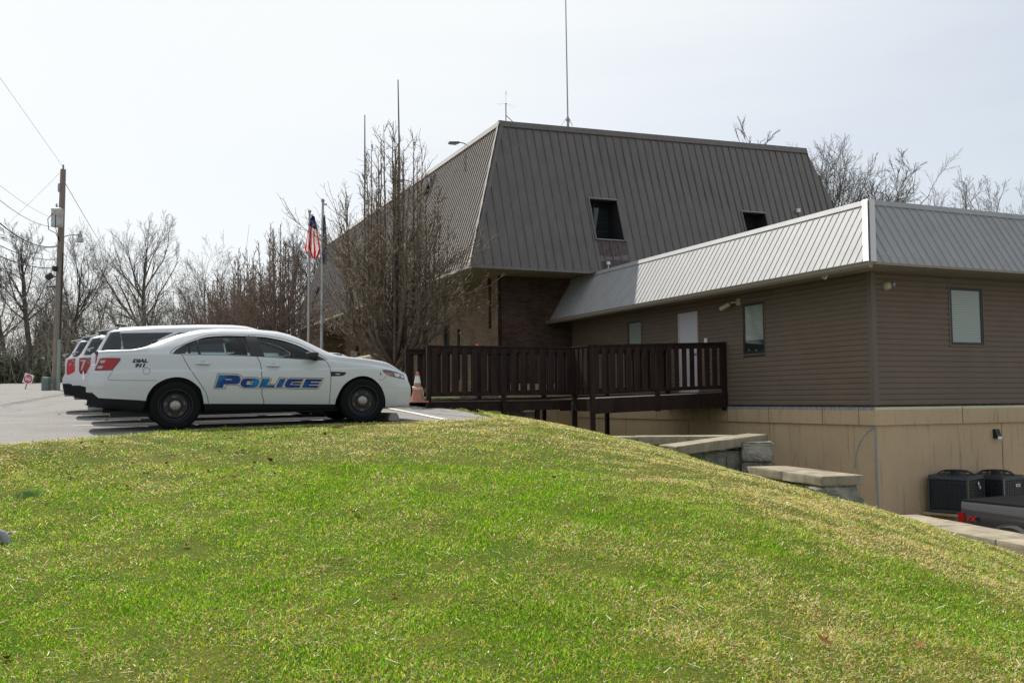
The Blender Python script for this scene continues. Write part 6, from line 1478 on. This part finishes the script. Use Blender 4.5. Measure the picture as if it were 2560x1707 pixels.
# pear trees: upright, dense, full of short spurs
def pear(seed, H, Wd, dens, tw):
    r = np.random.RandomState(seed); TT = Tubes(); CC = Tubes()
    TT.add(branch_path(r, np.array([0, 0, -.2]), np.array([0, 0, 1]), H*.16+.2, 4, .02, 0), np.linspace(.13, .105, 5)*H/7.6, 10)
    top = np.array([0, 0, H*.13])
    nl = int(46*dens)
    for k in range(nl):                                 # scaffold limbs that turn upright into straight leaders
        f = (k+.5)/nl; a = k*2.4+r.uniform(-.3, .3); Rk = 1.62*f**.72*r.uniform(.85, 1.1)*H/7.6; h0 = H*(.10+.08*r.rand()); top_ = H*(1.-.40*f**1.25)*r.uniform(.86, 1.03)
        z1 = h0+Rk*r.uniform(.75, 1.15)+.15; n = 13; pts = []
        for i in range(n+1):
            t = i/n; z = h0+(top_-h0)*t; q = min(1., (z-h0)/(z1-h0)); rr_ = Rk*(1-(1-q)**1.7)+.10*Rk*max(0, (z-z1)/(top_-z1)); pts.append([math.cos(a)*rr_, math.sin(a)*rr_, z])
        pts = np.array(pts); wv_ = np.cumsum(r.normal(0, .016, (n+1, 3)), 0); wv_[:, 2] = 0; pts = pts+wv_
        rad = np.linspace(.046, .005, n+1)**1.0*H/7.6*(1.35-.75*f)
        (TT if k < 6 else CC).add(pts, rad, 6)
        nb_ = int(22*dens)
        for j in range(nb_):
            s = .15+.84*(j+r.rand())/nb_; q0 = s*n; i = min(int(q0), n-1); q = pts[i]+(pts[i+1]-pts[i])*(q0-i); dd = unitv(pts[i+1]-pts[i]); az = r.uniform(0, 6.28); u = unitv(np.cross(dd, [math.cos(az), math.sin(az), .1]))
            outv = np.array([q[0], q[1], 0.])*.25; ang = r.uniform(.25, .8); nd = unitv(dd*math.cos(ang)+u*math.sin(ang)+outv); l2 = H*r.uniform(.05, .15)*(1.2-.8*s)
            p2 = branch_path(r, q, nd, l2, 5, .11, .10); CC.add(p2, np.linspace(.012, .0045, 6)*tw, 3)
            for m in range(int(6*dens)):
                s2 = r.uniform(.15, 1); f2 = s2*5; i2 = min(int(f2), 4); q2 = p2[i2]+(p2[i2+1]-p2[i2])*(f2-i2); nd2 = unitv(unitv(p2[i2+1]-p2[i2])+r.normal(0, .6, 3)+np.array([0, 0, .25])); l3 = r.uniform(.06, .26)*H/7.6
                p3 = branch_path(r, q2, nd2, l3, 2, .2, .1); CC.add(p3, np.array([.0055, .005, .0045])*tw, 3, 1 if r.rand() < .55 else 0)
        for m in range(int(30*dens)):                   # spurs with buds along the leaders
            s2 = r.uniform(.2, 1); f2 = s2*n; i2 = min(int(f2), n-1); q2 = pts[i2]+(pts[i2+1]-pts[i2])*(f2-i2); nd2 = unitv(r.normal(0, 1, 3)+np.array([0, 0, .6])); p3 = branch_path(r, q2, nd2, r.uniform(.03, .1), 2, .1, .1); CC.add(p3, np.array([.004, .006, .005])*tw, 3, 1)
    for k in range(int(52*dens)):                       # low laterals sweeping out
        a = r.uniform(0, 6.28); h0 = H*r.uniform(.12, .42); d = np.array([math.cos(a), math.sin(a), r.uniform(.15, .8)]); L = H*r.uniform(.26, .42)
        pts = branch_path(r, np.array([math.cos(a)*.12, math.sin(a)*.12, h0]), d, L, 8, .07, .05); CC.add(pts, np.linspace(.020, .005, 9)*tw**.5, 4)
        for j in range(20):
            f2 = r.uniform(.25, 1)*8; i2 = min(int(f2), 7); q = pts[i2]+(pts[i2+1]-pts[i2])*(f2-i2); nd = unitv(unitv(pts[i2+1]-pts[i2])+r.normal(0, .5, 3)+np.array([0, 0, .3])); p2 = branch_path(r, q, nd, H*r.uniform(.04, .12), 3, .12, .1)
            CC.add(p2, np.linspace(.007, .004, 4)*tw, 3)
            for m in range(3):
                p3 = branch_path(r, p2[r.randint(1, 4)], unitv(nd+r.normal(0, .6, 3)), r.uniform(.06, .16), 2, .1, .1); CC.add(p3, np.array([.005, .005, .0045])*tw, 3, 1)
    return TT, CC
M_bud = mat('bud_twigs', (.36, .30, .20), .7, var=.4, vscale=5)
X, Y = at(985, 1000, 26)[0], 26.; T, C = pear(5, 7.75, 4.6, 1.0, 1.0)
t = tree_obj('pear_tree', 'bare pear tree with dense upright twigs behind the police sedan hood', T, C, (X, Y, float(lot_h(X, Y))+.02), M_pear, [M_peartwig, M_bud], 'bare pear trees along the building front', sc_=1.)
T, C = pear(9, 7.6, 5, .8, 1.7)
t2 = None
for px, Yp, s, lb in ((692, 43, 1.02, 'reddish bare pear tree directly left of the flagpoles'), (610, 54, 1.05, 'reddish bare pear tree, middle of the three farther ones'), (548, 66, 1.0, 'reddish bare pear tree, farthest and smallest of its row')):
    X = at(px, 1000, Yp)[0]; z = float(lot_h(X, Yp))
    if t2 is None: t2 = tree_obj('pear_tree', lb, T, C, (X, Yp, z), M_pearred, [M_pearred, M_pearred], 'bare pear trees along the building front', sc_=s)
    else:
        c = copy_tree(t2); c.location = (X, Yp, z); c.scale = (s,)*3; c.rotation_euler = (0, 0, px); c['label'] = lb
# wood edge: saplings and brush as one mass
r = np.random.RandomState(3); US = Tubes()
for i in range(5200):
    X = r.uniform(-95, 14); Yq = r.uniform(70, 112)+ (0 if X < -10 else 6)
    z = float(lot_h(X, min(Yq, 74)))-.5; h = r.uniform(1.2, 4.2) if i % 5 else r.uniform(5, 11)
    pts = branch_path(r, np.array([X, Yq, z]), np.array([r.normal(0, .22), r.normal(0, .22), 1]), h, 4, .10, .04); US.add(pts, np.linspace(.03 if i % 5 else .06, .012, 5), 3)
    for m in range(7 if i % 5 else 14):
        s = r.uniform(.2, 1)*4; k = min(int(s), 3); q = pts[k]+(pts[k+1]-pts[k])*(s-k); d = unitv(r.normal(0, 1, 3)+np.array([0, 0, .5])); US.add(branch_path(r, q, d, h*r.uniform(.15, .4), 2, .15, .02), [.016, .013, .01], 3)
tag(US.obj('undergrowth', mat('brush_grey', (.22, .195, .165), .95, var=.3, vscale=.3)), 'grey brown brush and saplings along the far edge of the lot', 'undergrowth', kind='stuff')
# a few evergreen bushes low in the wood
def bush(px, py, Yq, s, seed, lb):
    X = at(px, 1000, Yq)[0]; z = float(lot_h(X, Yq)); r = np.random.RandomState(seed); n = 2600; t = thing('evergreen_bush', lb, 'bush', (X, Yq, z-.2), 0, 'evergreen bushes at the wood edge')
    c = r.normal(0, 1, (n, 3)); c /= np.linalg.norm(c, axis=1)[:, None]; rad = r.uniform(.35, 1, n)**.5*(1+.25*np.sin(c[:, 0]*5+c[:, 2]*4)); p = c*rad[:, None]*np.array([s, s*.8, s*1.05])+np.array([0, 0, s*.95])
    a = r.normal(0, .12*s, (n, 3)); b = r.normal(0, .07*s, (n, 3)); v = np.stack([p-a, p+b, p+a], 1).reshape(-1, 3); np_mesh('foliage', v, np.arange(n*3), np.full(n, 3), mat('evergreen', (.16, .18, .11), .8, var=.3, vscale=2), t)
    mb = MB(); mb.tube([(0, 0, 0), (.03, 0, s)], [.07, .03], 6); mb.build('stem', M_bark, t)
bush(20, 960, 74, 1.3, 1, 'green bush low in the wood behind the tilted sign'); bush(118, 960, 74, 1.2, 4, 'green bush low in the wood left of the utility pole'); bush(142, 700, 95, 3.2, 3, 'taller evergreen behind the utility pole')

# ------------------------------------------------------------------ grass
rs = np.random.RandomState(12)
def vnoise(x, y, sc, seed):
    r = np.random.RandomState(seed); g = r.rand(64, 64); u = x/sc; v = y/sc; i = np.floor(u).astype(int); j = np.floor(v).astype(int); fu = u-i; fv = v-j; fu = fu*fu*(3-2*fu); fv = fv*fv*(3-2*fv)
    G = lambda a, b: g[a % 64, b % 64]
    return (G(i, j)*(1-fu)+G(i+1, j)*fu)*(1-fv)+(G(i, j+1)*(1-fu)+G(i+1, j+1)*fu)*fv
def scatter(n, y0, y1):
    Y = np.sqrt(rs.uniform(y0*y0, y1*y1, n)); X = rs.uniform(-.86, .72, n)*(Y+.9)
    return X, Y
XS = []; YS = []
for n, y0, y1 in ((330000, 3.0, 6.5), (390000, 6.5, 10.5), (350000, 10.5, 17.5), (45000, 17.5, 24.)):
    x, y = scatter(n, y0, y1); XS.append(x); YS.append(y)
X = np.concatenate(XS); Y = np.concatenate(YS)
du, dv = dudv(X, Y)
eg = np.interp(du, [e[0] for e in EDGE], [e[1] for e in EDGE]); rg_ = np.interp(dv, [e[1] for e in REDGE], [e[0] for e in REDGE])
nze = (vnoise(X, Y, .15, 3)-.5)*.14
ok = ~((dv > eg-.03+nze) & (du < rg_+.03+nze)) & (X < seg_x(Y)+.05+nze) & (Y < 22.5) & ~((Y > 19.3) & (X > 1.2))
bxx = (X-A0[0])*U[0]+(Y-A0[1])*U[1]; ok &= ~((bxx > -7.7) & (Y > 21.2))
X, Y, du, dv, eg = X[ok], Y[ok], du[ok], dv[ok], eg[ok]; n = len(X); Z = ground_h(X, Y)-.006
# straw or green, in patches
edge_d = np.minimum(np.abs(dv-eg)/1.6, 3)
g1 = vnoise(X, Y*1., 1.7, 5)*.5+vnoise(X+9, Y, .55, 6)*.32+vnoise(X, Y+4, .16, 8)*.18
green = .54+.9*(g1-.5)*1.6
green -= .40*np.exp(-((dv-eg+.7)/.75)**2)*(Y > 9)                                 # dry strip along the lot
green -= .17*np.clip((X-.3)/3, 0, 1)+.20*np.exp(-((Y-13.2)/1.6)**2)*(X > -3); green += .12*np.clip((9.5-Y)/2, 0, 1)*np.clip((Y-5.2)/1.5, 0, 1)*np.clip((1.5-X)/2, 0, 1); green -= .14*np.clip((5.6-Y)/1.2, 0, 1)
isg = rs.rand(n) < np.clip(green, .08, .93)
h = np.where(isg, rs.uniform(.013, .034, n), rs.uniform(.010, .030, n))*(1+.25*(vnoise(X, Y, .3, 9)-.5)); h *= np.where(rs.rand(n) < .03, 1.6, 1.); h *= np.where((np.abs(dv-eg) < .25) & (du < 5.2), 1.45, 1)
w = (.0017+.00018*Y)*rs.uniform(.6, 1.4, n)*np.where(isg, 1.1, 1.15); az = rs.uniform(0, 2*math.pi, n); lean = np.where(isg, rs.uniform(.1, .95, n), rs.uniform(.5, 2.6, n)); la = rs.uniform(0, 2*math.pi, n)
wx, wy = np.cos(az)*w, np.sin(az)*w; lx, ly = np.cos(la)*lean*h, np.sin(la)*lean*h
hz = h/np.sqrt(1+.35*lean**2)
P = np.zeros((n, 5, 3)); P[:, 0] = np.stack([X-wx, Y-wy, Z], 1); P[:, 1] = np.stack([X+wx, Y+wy, Z], 1)
P[:, 2] = np.stack([X+lx*.4+wx*.8, Y+ly*.4+wy*.8, Z+hz*.6], 1); P[:, 3] = np.stack([X+lx*.4-wx*.8, Y+ly*.4-wy*.8, Z+hz*.6], 1); P[:, 4] = np.stack([X+lx, Y+ly, Z+hz], 1)
b = np.arange(n)[:, None]*5
F_ = np.concatenate([b+np.array([[0, 1, 2, 3]]), b+np.array([[3, 2, 4]])], 1).ravel(); sz = np.tile([4, 3], n)
def grass_mat():
    m = bpy.data.materials.new('grass_blades'); m.use_nodes = True; t = m.node_tree; t.nodes.clear(); nn = t.nodes.new; l = t.links.new
    o = nn('ShaderNodeOutputMaterial'); at_ = nn('ShaderNodeAttribute'); at_.attribute_name = 'Col'; di = nn('ShaderNodeBsdfDiffuse'); tr = nn('ShaderNodeBsdfTranslucent'); mx = nn('ShaderNodeMixShader'); mx.inputs[0].default_value = .5
    gl = nn('ShaderNodeBsdfGlossy'); gl.inputs['Roughness'].default_value = .45; gl.inputs[0].default_value = (.8, .85, .8, 1); m2 = nn('ShaderNodeMixShader'); m2.inputs[0].default_value = .008
    l(at_.outputs[0], di.inputs[0]); l(at_.outputs[0], tr.inputs[0]); l(di.outputs[0], mx.inputs[1]); l(tr.outputs[0], mx.inputs[2]); l(mx.outputs[0], m2.inputs[1]); l(gl.outputs[0], m2.inputs[2]); l(m2.outputs[0], o.inputs[0]); return m
gcol = np.array([[.19, .45, .012], [.32, .58, .02], [.10, .27, .01], [.50, .60, .04], [.16, .36, .03]]); scol = np.array([[.84, .68, .24], [.74, .56, .16], [.90, .78, .38], [.38, .24, .07], [.93, .86, .56]])
c = np.where(isg[:, None], gcol[rs.randint(0, 5, n)], scol[rs.randint(0, 5, n)])*rs.uniform(.55, 1.2, (n, 1)); c = np.clip(c, 0, .93)
M_grass = grass_mat(); go = np_mesh('grass', P.reshape(-1, 3), F_, sz, M_grass)
ca = go.data.color_attributes.new('Col', 'FLOAT_COLOR', 'POINT'); cc = np.ones((n, 5, 4), np.float32); cc[:, :, :3] = c[:, None];  ca.data.foreach_set('color', cc.ravel())
tag(go, 'short green and straw coloured lawn grass covering the hill', 'grass', kind='stuff')
# long straws lying on the lawn
n = 1500; X, Y = scatter(n, 4, 16.5); du, dv = dudv(X, Y); eg = np.interp(du, [e[0] for e in EDGE], [e[1] for e in EDGE]); ok = (dv < eg-.15) & (X < seg_x(Y)-.2); X, Y = X[ok], Y[ok]; n = len(X); Z = ground_h(X, Y)+rs.uniform(.012, .035, n)
a = rs.uniform(0, 6.28, n); L_ = rs.uniform(.03, .11, n); w = .0016+.0001*Y; dx, dy = np.cos(a)*L_, np.sin(a)*L_; wx, wy = -np.sin(a)*w, np.cos(a)*w; dz_ = rs.uniform(-.01, .02, n)
P = np.stack([np.stack([X-wx, Y-wy, Z], 1), np.stack([X+wx, Y+wy, Z], 1), np.stack([X+dx+wx, Y+dy+wy, Z+dz_], 1), np.stack([X+dx-wx, Y+dy-wy, Z+dz_], 1)], 1)
tag(np_mesh('straw', P.reshape(-1, 3), np.arange(n*4), np.full(n, 4), mat('straw', (.62, .55, .40), .7, var=.2, vscale=8)), 'loose dry straws lying on the lawn', 'straw', kind='stuff')
# fallen leaves: curled little sheets
n = 340; X, Y = scatter(n, 4.2, 15.8); near = rs.rand(n) < .5; X = np.where(near, rs.uniform(-6.5, -1.5, n), X); Y = np.where(near, rs.uniform(9, 13.5, n), Y)
du, dv = dudv(X, Y); eg = np.interp(du, [e[0] for e in EDGE], [e[1] for e in EDGE]); ok = (dv < eg-.05) & (X < seg_x(Y)-.3); X, Y = X[ok], Y[ok]; Z = ground_h(X, Y)+.028
VV = []; FF = []; o_ = 0; LM = []
def leaf(x, y, z, s, r):
    a = r.uniform(0, 6.28); tilt = r.uniform(-.7, .7); outl = [(0, -1), (.45, -.75), (.35, -.35), (.85, -.25), (.5, .15), (.65, .6), (.2, .55), (0, 1), (-.25, .5), (-.6, .6), (-.5, .1), (-.85, -.2), (-.35, -.4), (-.4, -.8)]
    cu_ = r.uniform(.25, .8); M = Matrix.Translation((x, y, z)) @ Matrix.Rotation(a, 4, 'Z') @ Matrix.Rotation(tilt, 4, 'X')
    vs = [M @ Vector((0, 0, 0))]+[M @ Vector((p*s, q*s*.9, cu_*s*(p*p)*r.uniform(.7, 1.3)+.1*s*q*q)) for p, q in outl]; return vs, [(0, i+1, (i+1) % 14+1) for i in range(14)]
lr = random.Random(4); mb = MB()
for x, y, z in zip(X, Y, Z):
    v, f = leaf(x, y, z, lr.uniform(.014, .036), lr); mb.add(v, f)
for px, py in ((170, 1190), (675, 1153), (590, 1197), (360, 1178), (556, 1200), (268, 1053), (150, 1038), (2060, 1610), (885, 1285)):
    for Yt in np.arange(5, 17, .05):
        q = at(px, py, float(Yt))
        if q[2] < float(ground_h(np.array([q[0]]), np.array([q[1]]))[0])+.03: break
    v, f = leaf(q[0], q[1], q[2]+.02, .05, lr); mb.add(v, f)
tag(mb.build('fallen_leaves', mat('dead_leaf', (.15, .06, .025), .8, col2=(.26, .13, .06), vscale=3), fixn=False), 'scattered brown fallen leaves on the lawn and lot', 'leaves', kind='stuff')
# bluish tuft of finer grass near the pipe
q = None
tf = thing('grass_tuft', 'dark bluish tuft of fine grass near the grey pipe', 'grass tuft', (0, 0, 0)); mb = MB(); r = random.Random(9)
for Yt in np.arange(5, 12, .02):
    q = at(72, 1240, float(Yt))
    if q[2] < float(ground_h(np.array([q[0]]), np.array([q[1]]))[0])+.01: break
tf.location = q
for i in range(190):
    a = r.uniform(0, 6.28); d = r.uniform(0, .15); x, y = math.cos(a)*d, math.sin(a)*d*.8; hh = r.uniform(.04, .08); lx, ly = r.uniform(-.01, .06), r.uniform(-.03, .03); w = .0018
    mb.add([(x-w, y, -.02), (x+w, y, -.02), (x+lx*.5+w*.7, y+ly*.5, hh*.6), (x+lx*.5-w*.7, y+ly*.5, hh*.6), (x+lx, y+ly, hh)], [(0, 1, 2, 3), (3, 2, 4)])
mb.build('blades', mat('blue_green_blade', (.15, .27, .10), .6, var=.3, vscale=20), tf, fixn=False)
